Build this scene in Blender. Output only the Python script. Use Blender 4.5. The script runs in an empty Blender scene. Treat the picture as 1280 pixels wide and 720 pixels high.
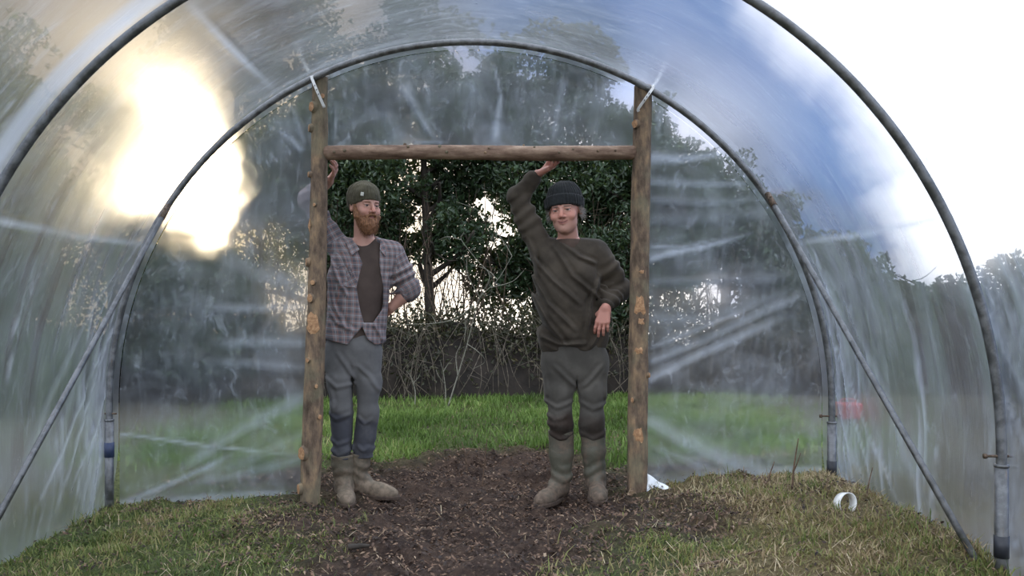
import bpy, math, random
import numpy as np
from mathutils import Vector, Matrix

SC = bpy.context.scene
COL = SC.collection
rng = np.random.default_rng(7)

# ------------------------------------------------------------------ camera
FOC, CX, HZ = 1100.0, 602.0, 375.0          # focal length and vanishing point of the tunnel axis, 1280x720 frame
CAM = np.array([0.06, 0.0, 1.07])
cd = bpy.data.cameras.new('camera'); cam = bpy.data.objects.new('camera', cd); COL.objects.link(cam)
cam.location = CAM; cam.rotation_euler = (math.pi/2, 0, 0)
cd.sensor_width = 36; cd.lens = FOC/1280*36
cd.shift_x = (640-CX)/1280; cd.shift_y = (HZ-360)/1280
cd.clip_start = 0.05; cd.clip_end = 500
SC.camera = cam

def at(px, py, Y):
    """world point seen at a pixel of the photograph, at depth Y"""
    return np.array([CAM[0]+(px-CX)/FOC*Y, Y, CAM[2]+(HZ-py)/FOC*Y])
def direction(px, py):
    d = np.array([px-CX, FOC, HZ-py]); return d/np.linalg.norm(d)

# ------------------------------------------------------------------ scene bookkeeping
def tag(o, label=None, cat=None, group=None, kind=None):
    if label: o['label'] = label
    if cat: o['category'] = cat
    if group: o['group'] = group
    if kind: o['kind'] = kind
    return o
def empty(name, loc=(0, 0, 0), rz=0.0):
    o = bpy.data.objects.new(name, None); COL.objects.link(o)
    o.location = tuple(float(v) for v in loc); o.rotation_euler = (0, 0, rz); o.empty_display_size = 0.1
    return o
def wloc(o):
    v = Vector((0, 0, 0))
    while o is not None: v += o.location; o = o.parent
    return v
def link(name, me, mat, parent=None, at_world=True):
    """mesh vertices are in world metres; a child is set back by its parent's place"""
    o = bpy.data.objects.new(name, me); COL.objects.link(o)
    me.name = name
    if mat is not None:
        me.materials.clear(); me.materials.append(mat)
    if parent is not None:
        o.parent = parent
        if at_world: o.location = -wloc(parent)
    return o
def dup(o, parent=None):
    c = o.copy(); COL.objects.link(c)
    if parent is not None: c.parent = parent
    for ch in list(o.children): dup(ch, c)
    return c

def mesh(name, V, F, smooth=True, attrs=None, uv=None):
    """V (n,3); F (m,4) or (m,3) int array"""
    V = np.asarray(V, np.float32); F = np.asarray(F, np.int32)
    me = bpy.data.meshes.new(name)
    k = F.shape[1]
    me.vertices.add(len(V)); me.vertices.foreach_set('co', V.ravel())
    me.loops.add(F.size); me.loops.foreach_set('vertex_index', F.ravel())
    me.polygons.add(len(F))
    me.polygons.foreach_set('loop_start', np.arange(0, F.size, k, dtype=np.int32))
    me.polygons.foreach_set('loop_total', np.full(len(F), k, np.int32))
    me.polygons.foreach_set('use_smooth', np.full(len(F), smooth, bool))
    me.update(calc_edges=True)
    for key, val in (attrs or {}).items():
        val = np.asarray(val, np.float32)
        if val.ndim == 2:
            if val.shape[1] == 3: val = np.hstack([val, np.ones((len(val), 1), np.float32)])
            a = me.attributes.new(key, 'FLOAT_COLOR', 'POINT'); a.data.foreach_set('color', np.ascontiguousarray(val).ravel())
        else:
            a = me.attributes.new(key, 'FLOAT', 'POINT'); a.data.foreach_set('value', np.ascontiguousarray(val))
    if uv is not None:
        l = me.uv_layers.new(name='UVMap'); l.data.foreach_set('uv', np.asarray(uv, np.float32)[F.ravel()].ravel())
    me.validate()
    return me

def grid_faces(nu, nv, keep=None):
    i, j = np.meshgrid(np.arange(nu-1), np.arange(nv-1), indexing='ij')
    a = (i*nv+j).ravel()
    F = np.stack([a, a+nv, a+nv+1, a+1], 1)
    return F if keep is None else F[keep.ravel()]

# ------------------------------------------------------------------ numpy value noise
def vnoise(P, seed=0):
    P = np.asarray(P, np.float64)
    i = np.floor(P).astype(np.int64); f = P-i; f = f*f*(3-2*f)
    def h(dx, dy, dz):
        n = (i[..., 0]+dx)*374761393+(i[..., 1]+dy)*668265263+(i[..., 2]+dz)*2147483647+seed*974634721
        n = (n ^ (n >> 13))*1274126177 & 0x7fffffff
        n = (n ^ (n >> 16)) & 0xffff
        return n/65535.0
    x, y, z = f[..., 0], f[..., 1], f[..., 2]
    r = 0
    for dx in (0, 1):
        for dy in (0, 1):
            for dz in (0, 1):
                r = r+h(dx, dy, dz)*(x if dx else 1-x)*(y if dy else 1-y)*(z if dz else 1-z)
    return r*2-1
def fbm(P, seed=0, oct=4):
    s, a, P = 0, 1.0, np.asarray(P, np.float64)
    for k in range(oct):
        s = s+a*vnoise(P*2**k+k*17.3, seed+k); a *= 0.5
    return s
def n2(x, y, f, seed=0, oct=4):
    x = np.asarray(x, float); y = np.asarray(y, float)
    return fbm(np.stack([x*f, y*f, np.zeros_like(x)+seed*3.1], -1), seed, oct)
def sstep(a, b, x):
    t = np.clip((np.asarray(x, float)-a)/(b-a), 0, 1); return t*t*(3-2*t)

# ------------------------------------------------------------------ tubes, logs
def frames(P):
    P = np.asarray(P, float)
    T = np.gradient(P, axis=0); T /= np.linalg.norm(T, axis=1, keepdims=True)+1e-12
    n = np.array([0, 0, 1.0]) if abs(T[0][2]) < 0.9 else np.array([0, 1.0, 0])
    N = []
    for t in T:
        n = n-t*np.dot(n, t); n = n/(np.linalg.norm(n)+1e-12); N.append(n.copy())
    N = np.array(N); return T, N, np.cross(T, N)
def tube_arrays(P, R, seg=12, cap=True):
    P = np.asarray(P, float); R = np.broadcast_to(np.asarray(R, float), (len(P),))
    T, N, B = frames(P)
    a = np.linspace(0, 2*np.pi, seg, endpoint=False)
    V = P[:, None]+R[:, None, None]*(np.cos(a)[None, :, None]*N[:, None]+np.sin(a)[None, :, None]*B[:, None])
    n = len(P); V = V.reshape(-1, 3)
    i, j = np.meshgrid(np.arange(n-1), np.arange(seg), indexing='ij'); i = i.ravel(); j = j.ravel(); k = (j+1) % seg
    F = np.stack([i*seg+j, i*seg+k, (i+1)*seg+k, (i+1)*seg+j], 1)
    if cap:
        V = np.vstack([V, P[:1], P[-1:]]); m = n*seg
        j = np.arange(seg); k = (j+1) % seg
        F = np.vstack([F, np.stack([np.full(seg, m), k, j, j], 1), np.stack([np.full(seg, m+1), (n-1)*seg+j, (n-1)*seg+k, (n-1)*seg+k], 1)])
    return V, F
def quads_to_mesh(name, V, F, smooth=True, attrs=None):
    """quad array that may hold degenerate quads (triangles)"""
    F = np.asarray(F); tri = F[:, 2] == F[:, 3]
    me = bpy.data.meshes.new(name)
    faces = [tuple(f[:3]) if t else tuple(f) for f, t in zip(F.tolist(), tri.tolist())]
    me.from_pydata([tuple(v) for v in np.asarray(V, float).tolist()], [], faces)
    me.polygons.foreach_set('use_smooth', np.full(len(me.polygons), smooth, bool))
    for key, val in (attrs or {}).items():
        a = me.attributes.new(key, 'FLOAT', 'POINT'); a.data.foreach_set('value', np.asarray(val, np.float32))
    me.update(); return me
class Bag:
    """several shapes that belong to ONE mesh"""
    def __init__(s): s.V = []; s.F = []; s.n = 0
    def add(s, V, F):
        s.V.append(np.asarray(V, float)); s.F.append(np.asarray(F)+s.n); s.n += len(V); return s
    def tube(s, P, R, seg=10): return s.add(*tube_arrays(P, R, seg))
    def me(s, name, smooth=True, attrs=None): return quads_to_mesh(name, np.vstack(s.V), np.vstack(s.F), smooth, attrs)
def spline(pts, n):
    """Catmull-Rom through pts"""
    pts = np.asarray(pts, float); P = np.vstack([2*pts[0]-pts[1], pts, 2*pts[-1]-pts[-2]])
    out = []
    m = len(pts)-1
    for t in np.linspace(0, m, n):
        i = min(int(t), m-1); u = t-i
        a, b, c, d = P[i:i+4]
        out.append(0.5*(2*b+(c-a)*u+(2*a-5*b+4*c-d)*u*u+(3*b-a-3*c+d)*u**3))
    return np.array(out)

# ------------------------------------------------------------------ material helpers
class NT:
    def __init__(s, tree): s.t = tree; s.n = tree.nodes; s.l = tree.links
    def node(s, kind, **kw):
        nd = s.n.new(kind)
        for k, v in kw.items():
            if k.startswith('_'): setattr(nd, k[1:], v)
            else: s.set(nd, k, v)
        return nd
    def set(s, nd, key, v):
        sock = nd.inputs[int(key[1:])] if key[0] == 'i' and key[1:].isdigit() else nd.inputs[key.replace('__', ' ')]
        if hasattr(v, 'is_linked') or isinstance(v, bpy.types.NodeSocket): s.l.new(v, sock)
        elif isinstance(v, bpy.types.Node): s.l.new(v.outputs[0], sock)
        else:
            if isinstance(v, (tuple, list)) and sock.type == 'RGBA' and len(v) == 3: v = (*v, 1)
            sock.default_value = v
    def math(s, op, a, b=0.0, c=0.0, clamp=False):
        nd = s.n.new('ShaderNodeMath'); nd.operation = op; nd.use_clamp = clamp
        for i, v in enumerate((a, b, c)): s.set(nd, 'i%d' % i, v)
        return nd.outputs[0]
    def mix(s, f, a, b, blend='MIX'):
        nd = s.n.new('ShaderNodeMix'); nd.data_type = 'RGBA'; nd.blend_type = blend
        for i, v in ((0, f), (6, a), (7, b)): s.set(nd, 'i%d' % i, v)
        return nd.outputs[2]
    def rng(s, v, a, b, c=0.0, d=1.0, smooth=True):
        nd = s.n.new('ShaderNodeMapRange'); nd.interpolation_type = 'SMOOTHSTEP' if smooth else 'LINEAR'
        for i, x in enumerate((v, a, b, c, d)): s.set(nd, 'i%d' % i, x)
        return nd.outputs[0]
    def noise(s, vec, scale, detail=4, rough=0.55, dist=0.0):
        nd = s.node('ShaderNodeTexNoise', Scale=scale, Detail=detail, Roughness=rough, Distortion=dist)
        if vec is not None: s.l.new(vec, nd.inputs['Vector'])
        return nd
    def scale(s, vec, v, rot=(0, 0, 0)):
        nd = s.n.new('ShaderNodeMapping'); s.l.new(vec, nd.inputs[0]); nd.inputs['Scale'].default_value = v; nd.inputs['Rotation'].default_value = rot
        return nd.outputs[0]
    def coord(s, which='Object'): return s.node('ShaderNodeTexCoord').outputs[which]
    def attr(s, name, out='Fac'): return s.node('ShaderNodeAttribute', _attribute_name=name).outputs[out]
    def ramp(s, f, stops):
        nd = s.n.new('ShaderNodeValToRGB'); s.l.new(f, nd.inputs[0]); e = nd.color_ramp.elements
        while len(e) < len(stops): e.new(0.5)
        for el, (p, c) in zip(e, stops): el.position = p; el.color = (*c, 1)
        return nd.outputs[0]
    def bump(s, h, strength=0.5, dist=0.01):
        return s.node('ShaderNodeBump', Height=h, Strength=strength, Distance=dist).outputs[0]
def mat(name):
    m = bpy.data.materials.new(name); m.use_nodes = True
    m.node_tree.nodes.clear(); nt = NT(m.node_tree)
    nt.out = nt.n.new('ShaderNodeOutputMaterial'); nt.m = m
    return nt
def surf(nt, sh): nt.l.new(sh.outputs[0] if isinstance(sh, bpy.types.Node) else sh, nt.out.inputs['Surface']); return nt.m
def pbr(name, color, rough=0.7, metal=0.0, var=0.25, scale=12.0, bump=0.0, bscale=60.0, spec=0.5, stretch=(1, 1, 1)):
    """plain procedural material: base colour broken up by noise, optional bump"""
    nt = mat(name); v = nt.scale(nt.coord(), stretch)
    n = nt.noise(v, scale, 5).outputs[0]
    c = nt.mix(nt.rng(n, 0.3, 0.7), tuple(x*(1-var) for x in color), tuple(min(1, x*(1+var)) for x in color))
    b = nt.node('ShaderNodeBsdfPrincipled', Base__Color=c, Roughness=rough, Metallic=metal, Specular__IOR__Level=spec)
    if bump: nt.set(b, 'Normal', nt.bump(nt.noise(v, bscale, 4).outputs[0], bump, 0.01))
    return surf(nt, b)
# ================================================================== sky, sun
def build_world():
    w = bpy.data.worlds.new('sky'); SC.world = w; w.use_nodes = True
    w.node_tree.nodes.clear(); nt = NT(w.node_tree)
    out = nt.n.new('ShaderNodeOutputWorld')
    vec = nt.coord('Generated')
    nrm = nt.node('ShaderNodeVectorMath', _operation='NORMALIZE'); nt.l.new(vec, nrm.inputs[0]); d0 = nrm.outputs[0]
    nz = nt.noise(d0, 3.0, 6, 0.6)
    ad = nt.node('ShaderNodeVectorMath', _operation='MULTIPLY_ADD')
    nt.l.new(nz.outputs['Color'], ad.inputs[0]); ad.inputs[1].default_value = (0.22,)*3; nt.l.new(d0, ad.inputs[2])
    sub = nt.node('ShaderNodeVectorMath', _operation='SUBTRACT'); nt.l.new(ad.outputs[0], sub.inputs[0]); sub.inputs[1].default_value = (0.11,)*3
    nr2 = nt.node('ShaderNodeVectorMath', _operation='NORMALIZE'); nt.l.new(sub.outputs[0], nr2.inputs[0]); dw = nr2.outputs[0]
    def blob(px, py, r_in, r_out, v=None, d=None):
        d = direction(px, py) if d is None else np.array(d)/np.linalg.norm(d)
        dt = nt.node('ShaderNodeVectorMath', _operation='DOT_PRODUCT'); nt.l.new(v or dw, dt.inputs[0]); dt.inputs[1].default_value = tuple(d)
        return nt.rng(dt.outputs['Value'], math.cos(math.radians(r_out)), math.cos(math.radians(r_in)))
    sep = nt.node('ShaderNodeSeparateXYZ'); nt.l.new(d0, sep.inputs[0])
    x, y, z = sep.outputs
    sepw = nt.node('ShaderNodeSeparateXYZ'); nt.l.new(dw, sepw.inputs[0]); xw = sepw.outputs[0]
    # dusk grey-blue on the left going over to clear blue on the right
    c = nt.mix(nt.rng(xw, -0.25, 0.35), SKY['left'], SKY['right'])
    # thin grey cloud on the left half
    cl = nt.noise(nt.scale(d0, (1.2, 1.2, 3.0)), 2.6, 6, 0.6).outputs[0]
    c = nt.mix(nt.math('MULTIPLY', nt.rng(cl, 0.5, 0.72), 0.5), c, SKY['wisp'])
    # the bright white cloud bank, upper right and over the tunnel's right flank
    b1 = blob(1330, 60, 7, 12.5); b2 = blob(1235, 290, 2.5, 6.5); b3 = blob(1130, -90, 5, 11)
    b = nt.math('MAXIMUM', nt.math('MAXIMUM', b1, b2), b3)
    c = nt.mix(b, c, SKY['cloud'])
    # horizon haze
    c = nt.mix(nt.math('MULTIPLY', nt.rng(nt.math('ABSOLUTE', z), 0.30, 0.06), nt.rng(nt.math('ABSOLUTE', nt.math('SUBTRACT', x, 0.02)), 0.34, 0.16)), c, SKY['haze'])
    # glow round the low sun
    g1 = blob(240, 238, 0, 25, d0); g2 = blob(262, 242, 0.5, 6.0, dw); g3 = blob(260, 236, 0.5, 2.8, d0)
    c = nt.mix(nt.math('MULTIPLY', nt.math('POWER', g1, 1.6), 0.75), c, SKY['glow1'])
    c = nt.mix(nt.math('POWER', g2, 1.2), c, SKY['glow2'])
    c = nt.mix(g3, c, SKY['sun'])
    # unseen bright sky overhead and behind the viewer, added to light the interior
    up = nt.math('MAXIMUM', nt.rng(z, 0.42, 0.75), nt.math('MULTIPLY', nt.rng(y, 0.25, -0.35), 0.75))
    up = nt.math('MULTIPLY', up, nt.rng(z, -0.02, 0.05))
    c = nt.mix(up, c, SKY['top'])
    bg = nt.node('ShaderNodeBackground', Color=c, Strength=SKY['strength']); nt.l.new(bg.outputs[0], out.inputs[0])
SKY = dict(left=(0.19, 0.27, 0.43), right=(0.13, 0.34, 0.88), wisp=(0.55, 0.52, 0.50), cloud=(3.2, 3.2, 3.3), haze=(2.3, 2.1, 1.85),
           glow1=(0.95, 0.70, 0.38), glow2=(2.0, 1.45, 0.75), sun=(10, 8.2, 5.2), strength=1.0, top=(2.35, 2.50, 2.75))
build_world()
sd = bpy.data.lights.new('sun', 'SUN'); so = bpy.data.objects.new('sun', sd); COL.objects.link(so)
sd.energy = 1.3; sd.angle = math.radians(4); sd.color = (1.0, 0.80, 0.52)
so.rotation_euler = Vector(tuple(-direction(262, 236))).to_track_quat('-Z', 'Y').to_euler(); so.location = (-3, 12, 6)

vs = SC.view_settings
SC.display_settings.display_device = 'sRGB'
vs.view_transform = 'Standard'; vs.look = 'None'; vs.gamma = 1.0; vs.exposure = 0.12; vs.use_curve_mapping = False
cy = SC.cycles
cy.use_denoising = True
try: cy.denoiser = 'OPENIMAGEDENOISE'
except Exception: pass
cy.use_adaptive_sampling = True; cy.adaptive_threshold = 0.02
cy.max_bounces = 10; cy.transparent_max_bounces = 24; cy.transmission_bounces = 8; cy.diffuse_bounces = 3; cy.glossy_bounces = 3
cy.sample_clamp_indirect = 6.0; cy.sample_clamp_direct = 0.0
cy.caustics_reflective = False; cy.caustics_refractive = True

# ================================================================== ground
def ground_z(x, y, fine=True):
    x = np.asarray(x, float); y = np.asarray(y, float)
    z = 0.012*np.clip(x, -2.5, 2.5)+0.012
    z = z-0.05*np.exp(-((x+1.9)/0.7)**2)*np.exp(-((y-4.6)/1.2)**2)
    # low bank inside on the right, trodden dip in the doorway
    z = z+0.075*sstep(0.9, 1.5, x)*sstep(6.5, 4.6, y)*sstep(2.6, 3.6, y)
    z = z-0.150*np.exp(-((x+0.03)/0.85)**4)*np.exp(-((y-5.0)/0.75)**2)
    # trenches where the cover is dug in
    tr = np.maximum(sstep(1.95, 2.04, x), sstep(-1.98, -2.06, x))*sstep(4.95, 4.85, y)
    z = z-0.20*tr*np.where(x > 0, 1, 0.6)
    z = z+0.03*sstep(5.5, 9.0, y)
    z = z-0.16*np.clip(y-11.0, 0, 60)*sstep(11, 14, y)
    far = sstep(10, 30, np.hypot(x, y))
    z = z+0.05*n2(x, y, 0.35, 3, 3)*(0.4+far)
    if fine:
        near = sstep(10.5, 7.5, y)*sstep(3.4, 2.4, np.abs(x))
        z = z+near*(0.022*n2(x, y, 3.2, 11, 3)+(1-mudf(x, y))*0.020*n2(x, y, 8.0, 14, 2)+mudf(x, y)*(0.062*np.abs(n2(x, y, 6.0, 21, 4))+0.014*n2(x, y, 22, 5, 3))+0.006*n2(x, y, 18, 9, 3))
    return z
def mudf(x, y):
    """0..1 how bare and trodden the soil is"""
    x = np.asarray(x, float); y = np.asarray(y, float)
    w = 0.22*n2(x, y, 2.2, 41, 3)
    m = sstep(1.5, 0.75, np.abs(x+0.02)+w+0.35*np.abs(y-4.75))
    m = np.maximum(m, 0.9*sstep(1.35, 0.8, np.abs(x)*0.75+np.abs(y-5.2)*0.95+w))
    m = np.maximum(m, sstep(0.5, 0.15, np.abs(x-1.0)*0.6+np.abs(y-4.15)*0.7+w*0.8)*0.8)
    return np.clip(m*sstep(6.5, 5.9, y+0.7*w), 0, 1)
def axis(lo, hi, step, far_lo, far_hi, g=1.22):
    a = list(np.arange(lo, hi+1e-6, step)); s = step
    while a[-1] < far_hi: s *= g; a.append(a[-1]+s)
    s = step
    while a[0] > far_lo: s *= g; a.insert(0, a[0]-s)
    return np.array(a)
def ground_mat():
    nt = mat('soil and turf'); v = nt.coord()
    out = nt.attr('out')
    m = nt.attr('mud'); dry = nt.attr('dry')
    n1 = nt.noise(v, 9, 6, 0.6).outputs[0]; n3 = nt.noise(v, 46, 5, 0.65).outputs[0]
    soil = nt.mix(nt.rng(n1, 0.35, 0.65), (0.040, 0.024, 0.018), (0.100, 0.063, 0.044))
    soil = nt.mix(nt.rng(n3, 0.55, 0.75), soil, (0.19, 0.13, 0.085))
    gr = nt.mix(nt.rng(n3, 0.3, 0.7), (0.045, 0.060, 0.018), (0.13, 0.16, 0.05))
    gr2 = nt.mix(nt.rng(n3, 0.3, 0.7), (0.12, 0.085, 0.04), (0.26, 0.21, 0.10))
    gr = nt.mix(nt.rng(nt.math('ADD', nt.math('MULTIPLY', n1, 0.5), dry), 0.5, 0.9), gr, gr2)
    c = nt.mix(m, gr, soil)
    c = nt.mix(out, c, nt.mix(nt.rng(n3, 0.3, 0.7), (0.085, 0.075, 0.058), (0.16, 0.14, 0.10)))
    b = nt.node('ShaderNodeBsdfPrincipled', Base__Color=c, Roughness=0.85, Specular__IOR__Level=0.25)
    nt.set(b, 'Normal', nt.bump(nt.noise(v, 45, 7, 0.72).outputs[0], 1.0, 0.045))
    return surf(nt, b)
gx = axis(-2.4, 2.4, 0.024, -40, 40); gy = axis(2.6, 7.2, 0.024, -6, 90)
GX, GY = np.meshgrid(gx, gy, indexing='ij')
GZ = ground_z(GX, GY)
def dryf(x, y): return np.clip(0.65*sstep(0.15, 1.4, x)*sstep(5.2, 4.6, y)+0.25*n2(x, y, 1.6, 77, 2), 0, 1)
gm = mesh('ground', np.stack([GX, GY, GZ], -1).reshape(-1, 3), grid_faces(len(gx), len(gy)), True,
          {'mud': mudf(GX, GY).ravel(), 'dry': dryf(GX, GY).ravel(), 'out': (sstep(1.9, 2.9, np.abs(GX-0.1)+0.4*n2(GX, GY, 1.2, 3, 2))*0.9).ravel()})
tag(link('ground', gm, ground_mat()), kind='structure')

# ------------------------------------------------------------------ grass
def blade_mat(name, ramp, trans=0.35):
    nt = mat(name); r = nt.attr('rnd')
    c = nt.ramp(r, ramp)
    d = nt.node('ShaderNodeBsdfPrincipled', Base__Color=c, Roughness=0.55, Specular__IOR__Level=0.3)
    t = nt.node('ShaderNodeBsdfTranslucent', Color=c)
    ms = nt.node('ShaderNodeMixShader', i0=trans); nt.l.new(d.outputs[0], ms.inputs[1]); nt.l.new(t.outputs[0], ms.inputs[2])
    return surf(nt, ms)
def blades(name, x, y, h, w, lean, rnd, seed, matl, zoff=0.0, curl=0.5, lmin=0.2):
    r = np.random.default_rng(seed); n = len(x)
    z = ground_z(x, y)+zoff-0.006
    a = r.uniform(0, 2*np.pi, n); l = lean*r.uniform(lmin, 1.0, n)
    dx, dy = np.cos(a), np.sin(a); b = a+np.pi/2+r.normal(0, 0.5, n)
    wx, wy = np.cos(b)*w*0.5, np.sin(b)*w*0.5
    V = np.zeros((n, 6, 3))
    for k, (t, ww) in enumerate(((0, 1.0), (0.55, 0.8), (1.0, 0.12))):
        cx = x+dx*l*h*(t*t*curl+t*(1-curl)); cyy = y+dy*l*h*(t*t*curl+t*(1-curl)); cz = z+h*t*np.sqrt(np.clip(1-(l*0.8*t)**2, 0.05, 1))
        V[:, 2*k] = np.stack([cx-wx*ww, cyy-wy*ww, cz], 1); V[:, 2*k+1] = np.stack([cx+wx*ww, cyy+wy*ww, cz], 1)
    o = np.arange(n)[:, None]*6
    F = np.stack([o+np.array([0, 1, 3, 2]), o+np.array([2, 3, 5, 4])], 1).reshape(-1, 4)
    return link(name, mesh(name, V.reshape(-1, 3), F, True, {'rnd': np.repeat(rnd, 6)}), matl)
def scatter(n, x0, x1, y0, y1, seed, dens):
    r = np.random.default_rng(seed); x = r.uniform(x0, x1, n); y = r.uniform(y0, y1, n)
    k = r.uniform(0, 1, n) < dens(x, y)
    return x[k], y[k]
fresh = blade_mat('fresh meadow grass', [(0.0, (0.060, 0.105, 0.022)), (0.5, (0.150, 0.245, 0.055)), (0.85, (0.26, 0.35, 0.10)), (1.0, (0.42, 0.38, 0.18))])
turf = blade_mat('worn turf', [(0.0, (0.050, 0.085, 0.018)), (0.38, (0.17, 0.215, 0.060)), (0.55, (0.30, 0.29, 0.105)), (0.75, (0.27, 0.19, 0.105)), (1.0, (0.56, 0.46, 0.28))])
# meadow beyond the doorway
x, y = scatter(150000, -4.2, 4.6, 5.45, 9.6, 3, lambda x, y: sstep(0.75, 0.25, mudf(x, y))*(0.22+0.78*sstep(-0.2, 0.3, n2(x, y, 1.8, 5, 3)))*sstep(5.35, 6.3, y+0.25*n2(x, y, 2.5, 4, 2))*sstep(3.2, 1.5, np.abs(x-0.1)+0.3*n2(x, y, 1.5, 6, 2)))
r = np.random.default_rng(31)
o = blades('meadow_grass', x, y, r.uniform(0.03, 0.085, len(x)), r.uniform(0.006, 0.011, len(x)), 0.8, np.clip(0.5+0.38*n2(x, y, 1.6, 8, 3)+r.normal(0, 0.18, len(x)), 0, 1), 6, fresh)
tag(o, 'bright green meadow grass seen through the open doorway', 'grass', kind='stuff')
# turf inside the tunnel
def turf_d(x, y):
    m = 1-mudf(x, y)
    return np.clip(m*(0.25+0.75*sstep(-0.25, 0.25, n2(x, y, 3.0, 15, 3)))*(np.abs(x) < 2.02), 0, 1)
x, y = scatter(105000, -2.05, 2.05, 3.05, 4.95, 13, turf_d)
r = np.random.default_rng(32)
rn = np.clip(0.42+0.42*dryf(x, y)+0.42*n2(x, y, 3.2, 25, 3)+r.normal(0, 0.16, len(x)), 0, 1)
hh = r.gamma(3.0, 0.0068, len(x))*(0.75+0.5*sstep(-0.2, 0.5, n2(x, y, 4.0, 55, 2)))+0.008
o = blades('worn_turf', x, y, np.clip(hh, 0.01, 0.11), r.uniform(0.003, 0.007, len(x)), 1.25, rn, 16, turf)
tag(o, 'short patchy grass and moss, green and straw coloured, on the tunnel floor', 'grass', kind='stuff')
x, y = scatter(3600, -2.0, 2.0, 3.1, 5.0, 43, lambda x, y: (1-0.8*mudf(x, y))*np.clip(0.12+0.75*dryf(x, y)+0.5*sstep(0.0, 0.4, n2(x, y, 2.0, 88, 2)), 0, 1)*(np.abs(x) < 1.98))
r = np.random.default_rng(34)
STRAW = blade_mat('dry straw', [(0.0, (0.16, 0.10, 0.055)), (0.5, (0.34, 0.26, 0.15)), (1.0, (0.58, 0.49, 0.33))], 0.2)
o = blades('dry_straw', x, y, r.uniform(0.02, 0.085, len(x)), r.uniform(0.002, 0.0035, len(x)), 1.25, r.uniform(0, 1, len(x)), 17, STRAW, 0.012, 0.1, 0.90)
tag(o, 'pale dry straw and dead grass strewn over the turf', 'straw', kind='stuff')
x, y = scatter(2600, -2.02, 2.02, 3.1, 4.85, 44, lambda x, y: (1-mudf(x, y))*sstep(0.25, 0.55, n2(x, y, 3.6, 91, 3)+0.35*sstep(1.5, 1.95, np.abs(x)))*(np.abs(x) < 2.0))
x = np.repeat(x, 4)+r.normal(0, 0.012, 4*len(x)); y = np.repeat(y, 4)+r.normal(0, 0.012, len(x)); k = np.abs(x) < 2.01; x = x[k]; y = y[k]
o = blades('grass_tufts', x, y, r.uniform(0.03, 0.085, len(x)), r.uniform(0.003, 0.006, len(x)), 1.0, np.clip(r.normal(0.38, 0.2, len(x)), 0, 1), 18, turf, 0, 0.8)
tag(o, 'longer loose grass tufts along the dug in cover and in the turf', 'grass', kind='stuff')
# dead leaves and mud crumbs
def chips(name, x, y, size, seed, matl, thick=False):
    r = np.random.default_rng(seed); n = len(x); z = ground_z(x, y)+0.004+r.uniform(0, 0.012, n)
    a = r.uniform(0, 2*np.pi, n); tl = r.uniform(-0.7, 0.7, (n, 2)); s = size*r.uniform(0.5, 1.3, n)
    c, sn = np.cos(a), np.sin(a)
    u = np.stack([c, sn, tl[:, 0]], 1)*s[:, None]; v = np.stack([-sn, c, tl[:, 1]], 1)*(s*r.uniform(0.3, 0.6, n))[:, None]
    up = np.array([0, 0, 1.0])*(s*r.uniform(0.1, 0.5, n))[:, None]
    P = np.stack([x, y, z], 1)
    V = np.stack([P-u, P-v*0.9+up*.3, P+u, P+v+up*.3, P+up], 1)
    o = np.arange(n)[:, None]*5
    F = np.concatenate([o+np.array([[i, j, 4]]) for i, j in ((0, 1), (1, 2), (2, 3), (3, 0))], 1).reshape(-1, 3)
    return link(name, mesh(name, V.reshape(-1, 3), F, False, {'rnd': np.repeat(r.uniform(0, 1, n), 5)}), matl)
litter = blade_mat('dead leaves and crumbs', [(0.0, (0.014, 0.009, 0.007)), (0.4, (0.052, 0.030, 0.020)), (0.75, (0.13, 0.075, 0.046)), (0.94, (0.19, 0.12, 0.075)), (1.0, (0.33, 0.24, 0.16))], 0.1)
x, y = scatter(70000, -2.0, 2.0, 3.1, 8.8, 23, lambda x, y: np.clip(0.10+0.62*sstep(0.0, 0.45, n2(x, y, 3.4, 67, 3))*sstep(5.6, 5.0, y)+0.16*sstep(0.15, 0.5, n2(x, y, 2.5, 68, 3))+mudf(x, y)*(0.3+0.7*sstep(-0.2, 0.3, n2(x, y, 4, 66, 2))), 0, 1)*(np.abs(x) < 2.0))
o = chips('leaf_litter', x, y, 0.0115, 33, litter)
tag(o, 'dark trodden mud crumbs and dead leaves across the doorway floor', 'leaf litter', kind='stuff')
# ================================================================== polytunnel: hoops, braces, covers
YE, YN = 4.78, 3.22                # end hoop, near hoop
RH, ZC, TR = 1.962, 0.51, 0.0185   # hoop radius, springing height, tube radius
X0H = -0.0                         # tunnel axis
def hoop_path(y, n=120, r=RH, z0=(-0.25, -0.25)):
    a = np.linspace(np.pi, 0, n)
    arc = np.stack([X0H+r*np.cos(a), np.full(n, y), ZC+r*np.sin(a)], 1)
    L = np.array([[X0H-r*1.0, y, z] for z in np.linspace(z0[0], ZC-0.03, 12)])
    R = np.array([[X0H+r*1.0, y, z] for z in np.linspace(ZC-0.03, z0[1], 12)])
    return np.vstack([L, arc, R])
def galv():
    nt = mat('weathered galvanised steel'); v = nt.coord()
    n = nt.noise(v, 22, 5, 0.6).outputs[0]; n2_ = nt.noise(nt.scale(v, (1, 1, 0.25)), 60, 4).outputs[0]
    c = nt.mix(nt.rng(n, 0.35, 0.65), (0.115, 0.118, 0.12), (0.22, 0.225, 0.23))
    c = nt.mix(nt.rng(n2_, 0.6, 0.8), c, (0.16, 0.13, 0.11))
    b = nt.node('ShaderNodeBsdfPrincipled', Base__Color=c, Metallic=0.75, Roughness=nt.rng(n, 0.3, 0.7, 0.38, 0.6))
    return surf(nt, b)
GALV = galv()
BLACK = pbr('black insulating tape', (0.02, 0.022, 0.028), 0.45, var=0.3)
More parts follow.
